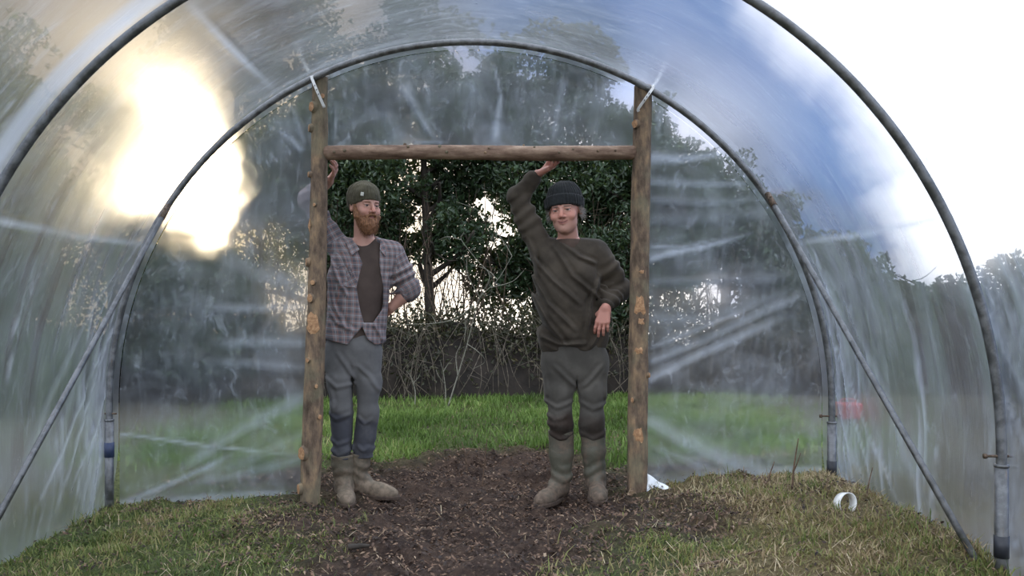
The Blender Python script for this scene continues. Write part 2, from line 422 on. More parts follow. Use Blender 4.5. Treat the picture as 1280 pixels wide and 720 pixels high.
BLUE = pbr('dark blue tape', (0.03, 0.045, 0.10), 0.5, var=0.3)
STEEL = pbr('rusty bolt steel', (0.12, 0.085, 0.06), 0.55, 0.6, var=0.4, scale=80)
WHITEP = pbr('white plastic', (0.78, 0.78, 0.76), 0.4, var=0.06)

def hoop(y, label, zbolt, ztape, tapes):
    root = empty('steel_hoop', (X0H, y, 0)); tag(root, label, 'hoop', 'galvanised tunnel hoops')
    V, F = tube_arrays(hoop_path(y), TR, 14); link('tube', quads_to_mesh('tube', V, F), GALV, root)
    for sx in (-1, 1):
        x = X0H+sx*RH; zb = float(ground_z(x*0.98, y))-0.2
        b = Bag(); b.tube([(x, y, zb), (x, y, zbolt[sx]-0.035)], TR+0.005, 16)
        b.tube([(x, y, zbolt[sx]-0.04), (x, y, zbolt[sx]-0.03)], TR+0.007, 16)
        gt = link('ground_tube', b.me('ground_tube'), GALV, root)
        q = Bag(); q.tube([(x-0.06, y-0.002, zbolt[sx]), (x+0.04, y-0.002, zbolt[sx])], 0.005, 8); q.tube([(x-0.066, y-0.002, zbolt[sx]), (x-0.056, y-0.002, zbolt[sx])], 0.010, 6)
        link('bolt', q.me('bolt'), STEEL, root)
        V, F = tube_arrays([(x, y, ztape[sx]-0.04), (x, y, ztape[sx]+0.04)], TR+0.0075, 16)
        t = link('tape_band', quads_to_mesh('tape_band', V, F), tapes[sx], root); tag(t, 'dark tape wrapped round the leg')
    return root
zpx = lambda py, Y: CAM[2]+(HZ-py)/FOC*Y
hoop(YE, 'grey galvanised end hoop arching over the log doorway', {-1: zpx(517, YE), 1: zpx(520, YE)}, {-1: zpx(562, YE), 1: zpx(585, YE)}, {-1: BLUE, 1: BLACK})
hoop(YN, 'larger grey galvanised hoop standing in front of the end hoop, its top out of view', {-1: zpx(575, YN), 1: zpx(570, YN)}, {-1: zpx(680, YN), 1: zpx(683, YN)}, {-1: BLACK, 1: BLACK})

def brace(side, top, foot, label):
    root = empty('diagonal_brace', foot); tag(root, label, 'brace', 'diagonal wind braces')
    d = np.array(foot)-np.array(top); L = np.linalg.norm(d); d /= L
    b = Bag(); b.tube([top, np.array(foot)+d*0.02], 0.0135, 14)
    link('tube', b.me('tube'), GALV, root)
    c = Bag(); up = np.array([0, 0, 1.0])
    c.tube([np.array(top)-d*0.03, np.array(top)+d*0.07], 0.0165, 14)
    c.tube([np.array(top)+[0, -0.024, 0], np.array(top)+[0, 0.03, 0]], 0.007, 6)
    link('clamp', c.me('clamp'), STEEL, root)
    return root
# braces run from the end hoop forward to the foot of the near hoop
pL = at(208, 262, YE-0.035); pR = at(962, 247, YE-0.035)
fL = np.array([-RH+0.045, YN+0.03, float(ground_z(-1.9, YN))-0.02]); fR = np.array([RH-0.05, YN+0.03, zpx(716, YN+0.03)])
brace(-1, pL, fL, 'diagonal steel brace tube on the sunlit side of the tunnel')
brace(1, pR, fR, 'diagonal steel brace tube running down beside the white plastic ring')

# ------------------------------------------------------------------ polythene
def film(name, haze0=0.05, dirt=0.16, blur=0.62, ior=1.07, tint=(0.93, 0.95, 0.985), veil=(0.77, 0.85, 0.97), scale=(1, 1, 1), shine=0.10):
    nt = mat(name); uv = nt.coord('UV')
    fold = nt.attr('fold')
    a = nt.noise(nt.scale(uv, scale), 3.5, 6, 0.62, 0.4).outputs[0]
    b = nt.noise(nt.scale(uv, (scale[0]*7, scale[1]*1.2, 1)), 3.0, 4, 0.6, 0.3).outputs[0]
    sm = nt.noise(uv, 26, 5, 0.7, 1.2).outputs[0]
    d = nt.math('ADD', nt.math('MULTIPLY', nt.rng(a, 0.38, 0.72), 0.6), nt.math('MULTIPLY', nt.rng(b, 0.45, 0.75), 0.35))
    wi = nt.noise(nt.scale(uv, (1.6, 1.0, 1)), 7.5, 6, 0.68, 1.6).outputs[0]
    d = nt.math('ADD', d, nt.math('ADD', nt.math('MULTIPLY', nt.rng(sm, 0.56, 0.74), 0.55), nt.math('MULTIPLY', nt.rng(wi, 0.54, 0.72), 0.85)))
    haze = nt.math('ADD', nt.math('MULTIPLY_ADD', d, dirt, haze0), nt.math('MULTIPLY', fold, 0.55), clamp=True)
    hgt = nt.math('ADD', nt.math('MULTIPLY', a, 0.6), nt.math('MULTIPLY', b, 0.5))
    nrm = nt.bump(hgt, 0.35, 0.03)
    tr = nt.node('ShaderNodeBsdfTransparent', Color=tint)
    rf = nt.node('ShaderNodeBsdfRefraction', Color=tint, IOR=ior, Roughness=0.75)
    m1 = nt.node('ShaderNodeMixShader', i0=blur); nt.l.new(tr.outputs[0], m1.inputs[1]); nt.l.new(rf.outputs[0], m1.inputs[2])
    tl = nt.node('ShaderNodeBsdfTranslucent', Color=veil); df = nt.node('ShaderNodeBsdfDiffuse', Color=veil)
    m0 = nt.node('ShaderNodeMixShader', i0=0.35); nt.l.new(tl.outputs[0], m0.inputs[1]); nt.l.new(df.outputs[0], m0.inputs[2])
    m2 = nt.node('ShaderNodeMixShader', i0=haze); nt.l.new(m1.outputs[0], m2.inputs[1]); nt.l.new(m0.outputs[0], m2.inputs[2])
    gl = nt.node('ShaderNodeBsdfGlossy', Color=(1, 1, 1), Roughness=0.22, Normal=nrm)
    fr = nt.node('ShaderNodeFresnel', IOR=1.4, Normal=nrm)
    m3 = nt.node('ShaderNodeMixShader', i0=nt.math('MULTIPLY', fr.outputs[0], shine*6, clamp=True)); nt.l.new(m2.outputs[0], m3.inputs[1]); nt.l.new(gl.outputs[0], m3.inputs[2])
    return surf(nt, m3)

def seg_field(U, V, folds):
    """folds: (points, width, strength, height) in the sheet's own plane -> fold haze, ridge height"""
    F = np.zeros_like(U); H = np.zeros_like(U)
    for pts, w0, w1, s, h in folds:
        pts = np.asarray(pts, float)
        for p, q, k in zip(pts[:-1], pts[1:], range(len(pts)-1)):
            e = q-p; L2 = (e*e).sum()
            t = np.clip(((U-p[0])*e[0]+(V-p[1])*e[1])/L2, 0, 1)
            tt = (k+t)/(len(pts)-1)
            d = np.hypot(U-p[0]-t*e[0], V-p[1]-t*e[1]); w = w0+(w1-w0)*tt
            g = np.exp(-(d/w)**2)*np.clip(np.minimum(1, (1.04-tt)*4), 0, 1)
            F = np.maximum(F, s*g) if s > 0 else F; H = H+h*g*(1 if k == 0 else (t > 0))
    return F, H

# long cover over the hoops: u along the profile (metres from the apex), v along the tunnel
def cover_profile(u, y):
    s = np.abs(u); sg = np.sign(u); r = RH+TR+0.006; q = r*np.pi/2
    a = np.minimum(s, q)/r; over = np.maximum(s-q, 0)
    x = r*np.sin(a); z = ZC+r*np.cos(a)-over
    return sg*x+X0H, z, np.sin(a)*sg, np.cos(a)
us = np.arange(-(RH*np.pi/2+0.86), RH*np.pi/2+0.86+1e-6, 0.026); ys = np.arange(1.1, YE+0.115, 0.026)
U, Y = np.meshgrid(us, ys, indexing='ij')
x, z, nx, nz = cover_profile(U, Y)
dh = np.minimum(np.abs(Y-YE), np.abs(Y-YN)); dh = np.minimum(dh, np.abs(Y-1.66))
sag = -0.028*sstep(0.03, 0.7, dh)*sstep(0.0, 0.6, np.abs(U))
wr = 0.016*fbm(np.stack([U*0.9, Y*6.0, U*0], -1), 5, 3)*sstep(0.02, 0.3, dh)*sstep(1.0, 2.4, np.abs(U))+0.010*fbm(np.stack([U*2.0, Y*2.0, U*0], -1), 9, 3)*sstep(0.02, 0.3, dh)
off = sag+wr
# flare into the trench near the ground
leg = np.clip(np.abs(U)-(RH*np.pi/2), 0, 1)
off = off+0.05*sstep(0.25, 0.75, leg)
arc = RH*np.pi/2
folds = []
for ang in (25.0, 58.0):                       # factory fold creases running the length of the sheet
    for sg in (-1, 1):
        uu = sg*RH*math.radians(90-ang)
        if sg == 1 and ang > 40: continue
        folds.append(([(uu, 1.0), (uu+0.015, 2.6), (uu-0.01, 3.8), (uu, 4.9)], 0.011, 0.011, 0.55, 0.006))
# tight streaks pulled down from the hoops
for sg in (-1, 1):
    for u0, y0, u1, y1, w0, w1, s in ((-0.45, 4.83, 0.39, 4.26, .007, .012, .85), (-0.12, 4.82, 0.36, 4.46, .012, .040, .62), (-0.40, 4.80, 0.44, 4.02, .006, .014, .62), (-0.05, 4.78, 0.42, 4.34, .006, .012, .5),
                                      (-0.9, 4.75, 0.2, 4.20, .008, .03, .25), (-0.7, 4.6, 0.4, 3.75, .010, .04, .25), (-0.3, 3.30, 0.45, 2.75, .008, .03, .4), (-0.8, 3.26, 0.3, 2.60, .008, .03, .35), (-1.1, 3.24, -0.1, 2.7, .008, .03, .35)):
        folds.append(([(sg*(arc+u0), y0), (sg*(arc+(u0+u1)/2), (y0+y1)/2+0.03), (sg*(arc+u1), y1)], w0, w1, s, 0.006))
rs = np.random.default_rng(4)
for sg in (-1, 1):
    for k in range(26):
        y0 = YE-rs.uniform(0.0, 0.16); u0 = arc+rs.uniform(-0.9, 0.5); L = rs.uniform(0.5, 1.3)
        folds.append(([(sg*u0, y0), (sg*(u0+L), y0-rs.uniform(0.0, 0.30))], 0.006, rs.uniform(0.012, 0.045), rs.uniform(0.15, 0.5), 0.004))
    for k in range(34):
        y0 = YN-rs.uniform(-0.12, 0.25); u0 = arc+rs.uniform(-1.3, 0.4); L = rs.uniform(0.4, 1.4)
        folds.append(([(sg*u0, y0), (sg*(u0+L), y0-rs.uniform(0.05, 0.5))], 0.006, rs.uniform(0.012, 0.04), rs.uniform(0.1, 0.45), 0.004))
    for k in range(12):
        y0 = rs.uniform(YN+0.2, YE-0.25); u0 = arc+rs.uniform(-0.6, 0.2); L = rs.uniform(0.4, 0.9)
        folds.append(([(sg*u0, y0), (sg*(u0+L), y0+rs.uniform(-0.08, 0.08))], 0.005, 0.010, rs.uniform(0.2, 0.6), 0.004))
for (p, q, w, s) in (((40, 313), (30, 450), .008, .6), ((20, 300), (2, 420), .008, .6), ((122, 250), (100, 400), .006, .3), ((112, 330), (78, 560), .010, .35)):
    pass
FO, HH = seg_field(U, Y, folds); FO = np.clip(FO*1.35, 0, 0.9)
# pale haze where the sheet lies on each hoop; near hoop's band is painted reflection
FO = np.maximum(FO, 0.95*np.exp(-(np.abs(Y-YN+0.075)/0.07)**4)*sstep(0.4, -0.9, U)); FO = np.maximum(FO, 0.10*np.exp(-(np.abs(Y-YE)/0.035)**2))
FO = np.maximum(FO, 0.35*sstep(0.45, 0.75, leg))
off = off-HH
# the last strip turns in behind the end hoop
P = np.stack([x+nx*off, Y, z+nz*off], -1)
tuck = sstep(YE+0.03, YE+0.115, Y)
P[..., 0] -= nx*tuck*0.05; P[..., 2] -= nz*tuck*0.05
cov = mesh('polythene_cover', P.reshape(-1, 3), grid_faces(len(us), len(ys)), True, {'fold': FO.ravel()}, np.stack([Y.ravel(), U.ravel()*0.5], 1))
FILM = film('clear polythene cover', 0.085, 0.22, 0.52, 1.035, shine=0.07)
co = link('polythene_cover', cov, FILM)
tag(co, 'clear polythene cover sheet stretched over the hoops, roof and sides', 'plastic sheet')

# end sheet: the whole hoop opening behind the posts, with the doorway cut out
YS = YE+0.108
PL, PR_, PB = at(398, 300, YS)[0], at(801, 300, YS)[0], at(500, 188, YS)[2]   # post and crossbar lines the sheet is fixed to
xs = np.arange(-2.02, 2.021, 0.0135); zs = np.arange(-0.16, 2.52, 0.0135)
Xs, Zs = np.meshgrid(xs, zs, indexing='ij')
R = np.hypot(Xs-X0H, np.maximum(Zs-ZC, 0)); Rm = RH-0.02
def pf(pts): return [tuple((at(px, py, YS)[0], at(px, py, YS)[2])) for px, py in pts]
EF = []
def ef(pts, w0, w1, s, h): EF.append((pf(pts), w0, w1, s, h))
# right panel
for pts, w0, w1, s in (([(815, 196), (850, 199), (890, 194), (925, 188)], .028, .010, .75), ([(815, 227), (880, 230), (950, 230)], .022, .012, .40), ([(815, 250), (880, 254), (960, 248)], .020, .02, .30),
                       ([(815, 322), (845, 314), (880, 308), (940, 292)], .022, .008, .70), ([(815, 308), (850, 310), (900, 298)], .010, .006, .6), ([(815, 352), (900, 350), (1000, 345)], .02, .03, .22),
                       ([(815, 398), (880, 400), (980, 366)], .03, .03, .30), ([(818, 432), (870, 412), (960, 372)], .012, .02, .45), ([(815, 450), (880, 425), (955, 388), (1010, 366)], .018, .025, .45),
                       ([(815, 472), (880, 440), (980, 396)], .020, .025, .60), ([(812, 526), (860, 552), (920, 580), (985, 607)], .034, .050, .50), ([(812, 596), (870, 604), (930, 606)], .010, .02, .35),
                       ([(820, 150), (826, 132), (822, 175)], .01, .012, .5), ([(812, 275), (900, 270), (985, 262)], .03, .04, .18), ([(820, 560), (900, 590), (960, 604)], .012, .03, .25),
                       ([(828, 606), (812, 600)], .03, .05, .7),
                       # top panel
                       ([(508, 110), (520, 135), (545, 178)], .030, .010, .50), ([(618, 82), (626, 120)], .006, .010, .6), ([(626, 120), (622, 150), (619, 180)], .010, .034, .72),
                       ([(704, 105), (697, 140), (690, 178)], .020, .008, .35), ([(421, 130), (418, 178)], .008, .010, .35), ([(520, 178), (560, 177)], .006, .006, .5), ([(480, 130), (500, 178)], .03, .04, .14),
                       ([(600, 70), (590, 178)], .05, .08, .10), ([(760, 90), (740, 175)], .03, .04, .15), ([(590, 100), (640, 178)], .02, .03, .16),
                       # left panel
                       ([(376, 497), (330, 522), (270, 556), (220, 592)], .034, .022, .42), ([(150, 630), (195, 612), (250, 588), (290, 568)], .014, .010, .70), ([(376, 384), (320, 386), (260, 384)], .022, .02, .42),
                       ([(376, 428), (320, 427), (270, 430)], .022, .03, .40), ([(376, 460), (320, 455), (260, 452)], .03, .02, .35), ([(376, 362), (320, 340), (270, 318)], .05, .05, .30), ([(376, 186), (362, 170), (350, 164)], .016, .008, .75),
                       ([(380, 178), (372, 150), (362, 130)], .012, .008, .35), ([(376, 575), (310, 590), (240, 606)], .014, .02, .25), ([(376, 545), (320, 570), (280, 590)], .02, .02, .22),
                       ([(126, 560), (105, 600), (98, 625)], .02, .035, .5), ([(135, 575), (120, 610)], .01, .02, .4), ([(330, 628), (376, 626)], .012, .02, .5), ([(376, 345), (350, 380), (320, 440)], .02, .03, .15)):
    ef(pts, w0, w1, s, 0.010*(1+s))
ef([(130, 545), (160, 543), (250, 556), (374, 570)], .0075, .0075, .75, .006)
Fo, Ho = seg_field(Xs, Zs, EF)
Ho = Ho+0.012*fbm(np.stack([Xs*2.2, Zs*2.2, Xs*0], -1), 15, 3)+0.010*fbm(np.stack([Xs*1.0, Zs*7.0, Xs*0], -1), 19, 2)*(np.abs(Xs) > 0.9)
edge = sstep(0.0, 0.12, Rm-R)
gz_edge = ground_z(xs, np.full_like(xs, YS), False)
Fo = np.maximum(Fo, 0.55*sstep(0.035, 0.0, Zs-gz_edge[:, None]-0.01)*(np.abs(Xs) > 0.9))
Yd = YS-0.02*(1-edge)-Ho*edge*1.0
# pull the outer rim exactly onto the hoop's circle
sc_ = np.where(R > Rm, Rm/np.maximum(R, 1e-6), 1.0)
Xp = np.where(Zs > ZC, X0H+(Xs-X0H)*sc_, np.clip(Xs, -Rm, Rm)); Zp = np.where(Zs > ZC, ZC+(Zs-ZC)*sc_, Zs)
cxm = (Xs[:-1, :-1]+Xs[1:, 1:])/2; czm = (Zs[:-1, :-1]+Zs[1:, 1:])/2; rm = np.hypot(cxm-X0H, np.maximum(czm-ZC, 0))
keep = (rm < Rm+0.010) & ~((cxm > PL) & (cxm < PR_) & (czm < PB)) & (czm > gz_edge[:-1, None]-0.08)
es = mesh('polythene_end_sheet', np.stack([Xp, Yd, Zp], -1).reshape(-1, 3), grid_faces(len(xs), len(zs), keep), True, {'fold': Fo.ravel()}, np.stack([Xp.ravel(), Zp.ravel()], 1))
bm_clean = None
import bmesh
bm = bmesh.new(); bm.from_mesh(es); bmesh.ops.delete(bm, geom=[v for v in bm.verts if not v.link_faces], context='VERTS'); bm.to_mesh(es); bm.free()
FILM2 = film('clear polythene end sheet', 0.055, 0.24, 0.50, 1.035, scale=(1.2, 1.2, 1))
eo = link('polythene_end_sheet', es, FILM2)
tag(eo, 'wrinkled clear polythene end sheet around the open doorway', 'plastic sheet')
# ================================================================== rough log door frame
def bark():
    nt = mat('pine bark'); v = nt.coord()
    n1 = nt.noise(nt.scale(v, (1, 1, 0.35)), 26, 6, 0.65).outputs[0]; n3 = nt.noise(v, 7, 3).outputs[0]
    c = nt.ramp(n1, [(0.30, (0.055, 0.038, 0.026)), (0.48, (0.14, 0.10, 0.070)), (0.62, (0.24, 0.165, 0.10)), (0.75, (0.36, 0.24, 0.14))])
    c = nt.mix(nt.rng(n3, 0.45, 0.7), c, nt.mix(0.45, c, (0.20, 0.19, 0.12)))
    b = nt.node('ShaderNodeBsdfPrincipled', Base__Color=c, Roughness=0.85, Specular__IOR__Level=0.2)
    nt.set(b, 'Normal', nt.bump(n1, 0.8, 0.012)); return surf(nt, b)
BARK = bark()
def peeled():
    nt = mat('half peeled larch pole'); v = nt.coord()
    n1 = nt.noise(nt.scale(v, (0.30, 1, 1)), 24, 6, 0.65).outputs[0]
    c = nt.ramp(n1, [(0.30, (0.085, 0.050, 0.034)), (0.5, (0.20, 0.13, 0.09)), (0.65, (0.31, 0.22, 0.155)), (0.8, (0.42, 0.32, 0.24))])
    b = nt.node('ShaderNodeBsdfPrincipled', Base__Color=c, Roughness=0.75, Specular__IOR__Level=0.25)
    nt.set(b, 'Normal', nt.bump(n1, 0.6, 0.01)); return surf(nt, b)
PEEL = peeled()
def cutwood():
    nt = mat('fresh cut knot'); v = nt.coord()
    w = nt.noise(v, 70, 4, 0.6).outputs[0]
    c = nt.ramp(w, [(0.3, (0.20, 0.10, 0.045)), (0.55, (0.38, 0.21, 0.10)), (0.75, (0.55, 0.36, 0.20))])
    return surf(nt, nt.node('ShaderNodeBsdfPrincipled', Base__Color=c, Roughness=0.7))
CUT = cutwood()
def log(path, rad, seed, n=90, seg=24, rough=0.05):
    P = spline(path, n); T, N, B = frames(P)
    R = np.interp(np.linspace(0, 1, n), np.linspace(0, 1, len(rad)), rad)
    a = np.linspace(0, 2*np.pi, seg, endpoint=False)
    L = np.linspace(0, np.linalg.norm(np.diff(P, axis=0), axis=1).sum(), n)
    Q = np.stack(np.broadcast_arrays(np.cos(a)[None]*1.3, np.sin(a)[None]*1.3, L[:, None]*7), -1)
    rr = R[:, None]*(1+rough*fbm(Q, seed, 4)+0.02*np.sin(a*2+seed)[None])
    V = P[:, None]+rr[..., None]*(np.cos(a)[None, :, None]*N[:, None]+np.sin(a)[None, :, None]*B[:, None])
    V = V.reshape(-1, 3)
    i, j = np.meshgrid(np.arange(n-1), np.arange(seg), indexing='ij'); i = i.ravel(); j = j.ravel(); k = (j+1) % seg
    F = np.stack([i*seg+j, i*seg+k, (i+1)*seg+k, (i+1)*seg+j], 1)
    V = np.vstack([V, P[:1], P[-1:]]); m = n*seg; j = np.arange(seg); k = (j+1) % seg
    F = np.vstack([F, np.stack([np.full(seg, m), k, j, j], 1), np.stack([np.full(seg, m+1), (n-1)*seg+j, (n-1)*seg+k, (n-1)*seg+k], 1)])
    return P, R, V, F
def knot(P, R, px, py, Yc, rw, rh, root, stick=0.007, chip=False):
    """sawn branch stub facing the viewer at a pixel"""
    w = at(px, py, Yc); i = int(np.argmin(np.abs(P[:, 2]-w[2]))); c = P[i]; r = R[i]
    dx = np.clip((w[0]-c[0])/r, -0.93, 0.93); dirv = np.array([dx, -math.sqrt(1-dx*dx), 0.0])
    side = np.array([-dirv[1], dirv[0], 0]); up = np.array([0, 0, 1.0])
    rs = np.random.default_rng(int(px*7+py)); m = 14; a = np.linspace(0, 2*np.pi, m, endpoint=False)
    jag = 1+rs.normal(0, 0.16 if chip else 0.05, m)
    ring = lambda k, out: c+dirv*(r*0.90+out)[..., None] if False else np.array([c+dirv*(r*0.86+out)+side*(rw*k*jag[q]*math.cos(a[q]))+up*(rh*k*jag[q]*math.sin(a[q])) for q in range(m)])
    sh = lambda ringv: np.array([v if not chip else c+dirv*0+((lambda e: e*min(1.0, (r*1.03)/max(np.hypot(e[0], e[1]), 1e-6)) if False else e)(v-c)) for v in ringv])
    b0, b1, b2 = ring(1.35, 0.0), ring(1.12, 0.012+stick*0.4 if not chip else 0.008), ring(1.0, 0.014+stick if not chip else 0.014)
    V = np.vstack([b0, b1, b2]); j = np.arange(m); k = (j+1) % m
    F = np.vstack([np.stack([j, k, m+k, m+j], 1), np.stack([m+j, m+k, 2*m+k, 2*m+j], 1)])
    if not chip:
        o = link('knot_collar', quads_to_mesh('knot_collar', V, F), BARK, root)
    V2 = np.vstack([b2, [b2.mean(0)+dirv*0.003]]) if not chip else np.vstack([ring(1.15, 0.006), [ring(1.0, 0.016).mean(0)]])
    F2 = np.stack([j, k, np.full(m, m), np.full(m, m)], 1)
    o2 = link('knot', quads_to_mesh('knot', V2, F2), CUT, root)
    tag(o2, 'pale chip of bare wood' if chip else 'pale sawn branch stub')
YP = YE+0.052
rp = 13.0/FOC*YP*0.95
def post(top, bot, rad, label, knots, seed, mid=0.0):
    t, b = at(*top, YP), at(*bot, YP); b[2] -= 0.12
    m = (t+b)/2+np.array([mid, 0, 0])
    root = empty('log_post', (b[0], YP, b[2]+0.12)); tag(root, label, 'post', 'log door posts')
    P, R, V, F = log([t, (t+m)/2+[mid*.3, 0, 0], m, (m+b)/2, b], rad, seed)
    link('trunk', quads_to_mesh('trunk', V, F), BARK, root)
    for kk in knots:
        knot(P, R, kk[0], kk[1], YP, kk[2]/FOC*YP, kk[3]/FOC*YP, root, chip=len(kk) > 4)
    return root
post((400, 97), (386, 640), [0.043, 0.047, 0.052, 0.056, 0.058], 'knotty log door post with sawn stubs, beside the bearded man',
     [(393, 134, 5, 6), (390, 162, 4.5, 4.5), (404, 120, 2.5, 3), (388, 219, 3.5, 3.5), (387, 281, 5, 7, 1), (396, 255, 2, 2), (386, 326, 4.5, 5), (394, 352, 3, 3), (391, 372, 4, 5), (393, 405, 8, 11, 1), (381, 563, 6.5, 8), (377, 609, 4.5, 6.5), (388, 447, 2.5, 3), (397, 480, 2, 2.5), (400, 520, 2.5, 3)], 3, 0.012)
post((804, 108), (796, 624), [0.050, 0.052, 0.054, 0.056, 0.057], 'straighter log door post with orange bark chips, beside the folded film corner',
     [(794, 155, 4.5, 5), (798, 383, 6, 13, 1), (798, 402, 4, 5, 1), (797, 440, 5, 4, 1), (796, 541, 5, 9, 1), (800, 340, 3, 2.5, 1), (808, 470, 2, 3), (790, 500, 2, 3)], 8, -0.006)
# crossbar
root = empty('log_crossbar', at(598, 190, YP)); tag(root, 'half peeled log crossbar lying level over the doorway', 'crossbar')
a, b = at(406, 191, YP), at(794, 191, YP)
P, R, V, F = log([a, (2*a+b)/3+[0, 0, 0.004], (a+2*b)/3+[0, 0, -0.003], b], [0.040, 0.039, 0.041, 0.042, 0.039], 12, rough=0.06)
link('trunk', quads_to_mesh('trunk', V, F), PEEL, root)
rs = np.random.default_rng(9)
for px in (418, 430, 464, 505, 512, 548, 560, 607, 612, 655, 668, 700, 716, 748, 770):
    c = at(px, 181+rs.uniform(0, 12), YP); q = P[int(np.argmin(np.abs(P[:, 0]-c[0])))]
    ang = math.atan2(-(math.sqrt(max(0.0, 1-min(1, ((c[2]-q[2])/0.04)**2)))), (c[2]-q[2])/0.04)
    d = np.array([0, math.sin(ang), math.cos(ang)])
    bb = Bag(); bb.tube([q+d*0.030, q+d*(0.040+rs.uniform(0.004, 0.009))], [rs.uniform(0.008, 0.012), rs.uniform(0.005, 0.008)], 9)
    link('branch_stub', bb.me('branch_stub'), BARK, root)
# plastic ties holding the post tops to the hoop
def ribbon(path, w, th, widthdir):
    P = spline(path, 26); T, _, _ = frames(P); V = []; F = []
    for p, t in zip(P, T):
        wd = np.asarray(widthdir, float); wd = wd-t*np.dot(wd, t); wd /= np.linalg.norm(wd); nn = np.cross(t, wd)
        for s1, s2 in ((-1, -1), (1, -1), (1, 1), (-1, 1)): V.append(p+wd*w/2*s1+nn*th/2*s2)
    for i in range(len(P)-1):
        for k in range(4): F.append([4*i+k, 4*i+(k+1) % 4, 4*i+4+(k+1) % 4, 4*i+4+k])
    F.append([3, 2, 1, 0]); n = len(P); F.append([4*n-4, 4*n-3, 4*n-2, 4*n-1])
    return np.array(V), np.array(F)
def tie(p0, p1, label):
    yf = YE-0.026
    a = at(*p0, yf); b = at(*p1, YP-0.056); m = (a+b)/2; m[1] = min(a[1], b[1])-0.004
    root = empty('plastic_tie', b); tag(root, label, 'tie', 'plastic ties at the post tops')
    back = a+np.array([0.0, 0.045, 0.012])
    V, F = ribbon([back, a+[0, 0.008, 0.014], a, m, b, b+[0.004, 0.012, -0.012]], 0.015, 0.003, (1, 0, 0.3))
    link('strap', quads_to_mesh('strap', V, F, False), WHITEP, root)
    for k in range(5):
        t = 0.12+0.17*k; c = a*(1-t)+b*t; c[1] = (m[1] if 0.2 < t < 0.8 else c[1])-0.003
        bb = Bag(); bb.tube([c+[-0.0015, 0, -0.004], c+[0.0015, 0, 0.004]], 0.0022, 6)
        link('slot', bb.me('slot'), BLACK, root)
tie((390, 98), (404, 131), 'white plastic tie strap at the top of the knotty post')
tie((816, 110), (798, 136), 'white plastic tie strap at the top of the straighter post')
# ================================================================== trees and undergrowth behind the tunnel
def leaf_mat(name, ramp, trans=0.3, rough=0.38):
    nt = mat(name); r = nt.attr('rnd')
    c = nt.ramp(r, ramp)
    d = nt.node('ShaderNodeBsdfPrincipled', Base__Color=c, Roughness=rough, Specular__IOR__Level=0.5)
    t = nt.node('ShaderNodeBsdfTranslucent', Color=nt.mix(0.5, c, (0.35, 0.40, 0.06)))
    ms = nt.node('ShaderNodeMixShader', i0=trans); nt.l.new(d.outputs[0], ms.inputs[1]); nt.l.new(t.outputs[0], ms.inputs[2])
    return surf(nt, ms)
HOLLY = leaf_mat('holly leaves', [(0.0, (0.010, 0.022, 0.010)), (0.5, (0.025, 0.050, 0.022)), (0.85, (0.055, 0.095, 0.045)), (1.0, (0.10, 0.14, 0.06))], 0.16, 0.42)
OAKL = leaf_mat('thin yellowing leaves', [(0.0, (0.05, 0.055, 0.015)), (0.5, (0.13, 0.12, 0.03)), (0.85, (0.24, 0.19, 0.05)), (1.0, (0.34, 0.24, 0.08))], 0.55, 0.5)
DARKW = pbr('dark bark', (0.030, 0.024, 0.018), 0.9, var=0.4, scale=9, bump=0.5, bscale=30)
GREYW = pbr('lichened twig', (0.15, 0.145, 0.115), 0.85, var=0.35, scale=60)
BROWNW = pbr('dead brown stem', (0.10, 0.062, 0.038), 0.85, var=0.4, scale=60)
def leaf_cloud(C, size, seed, aspect=0.5, fold=0.25):
    """one bent rhombus per centre"""
    r = np.random.default_rng(seed); n = len(C)
    d = r.normal(0, 1, (n, 3)); d[:, 2] -= 0.3; d /= np.linalg.norm(d, axis=1, keepdims=True)
    q = r.normal(0, 1, (n, 3)); s = np.cross(d, q); s /= np.linalg.norm(s, axis=1, keepdims=True); nn = np.cross(d, s)
    L = (size*r.uniform(0.6, 1.3, n))[:, None]; W = L*aspect
    V = np.stack([C-d*L*0.5, C+s*W*0.5+nn*W*fold-d*L*0.05, C+d*L*0.5, C-s*W*0.5+nn*W*fold-d*L*0.05], 1)
    o = np.arange(n)[:, None]*4
    F = np.concatenate([o+np.array([[0, 1, 2]]), o+np.array([[0, 2, 3]])], 1).reshape(-1, 3)
    return V.reshape(-1, 3), F, np.repeat(np.clip(r.normal(0.45, 0.22, n), 0, 1), 4)
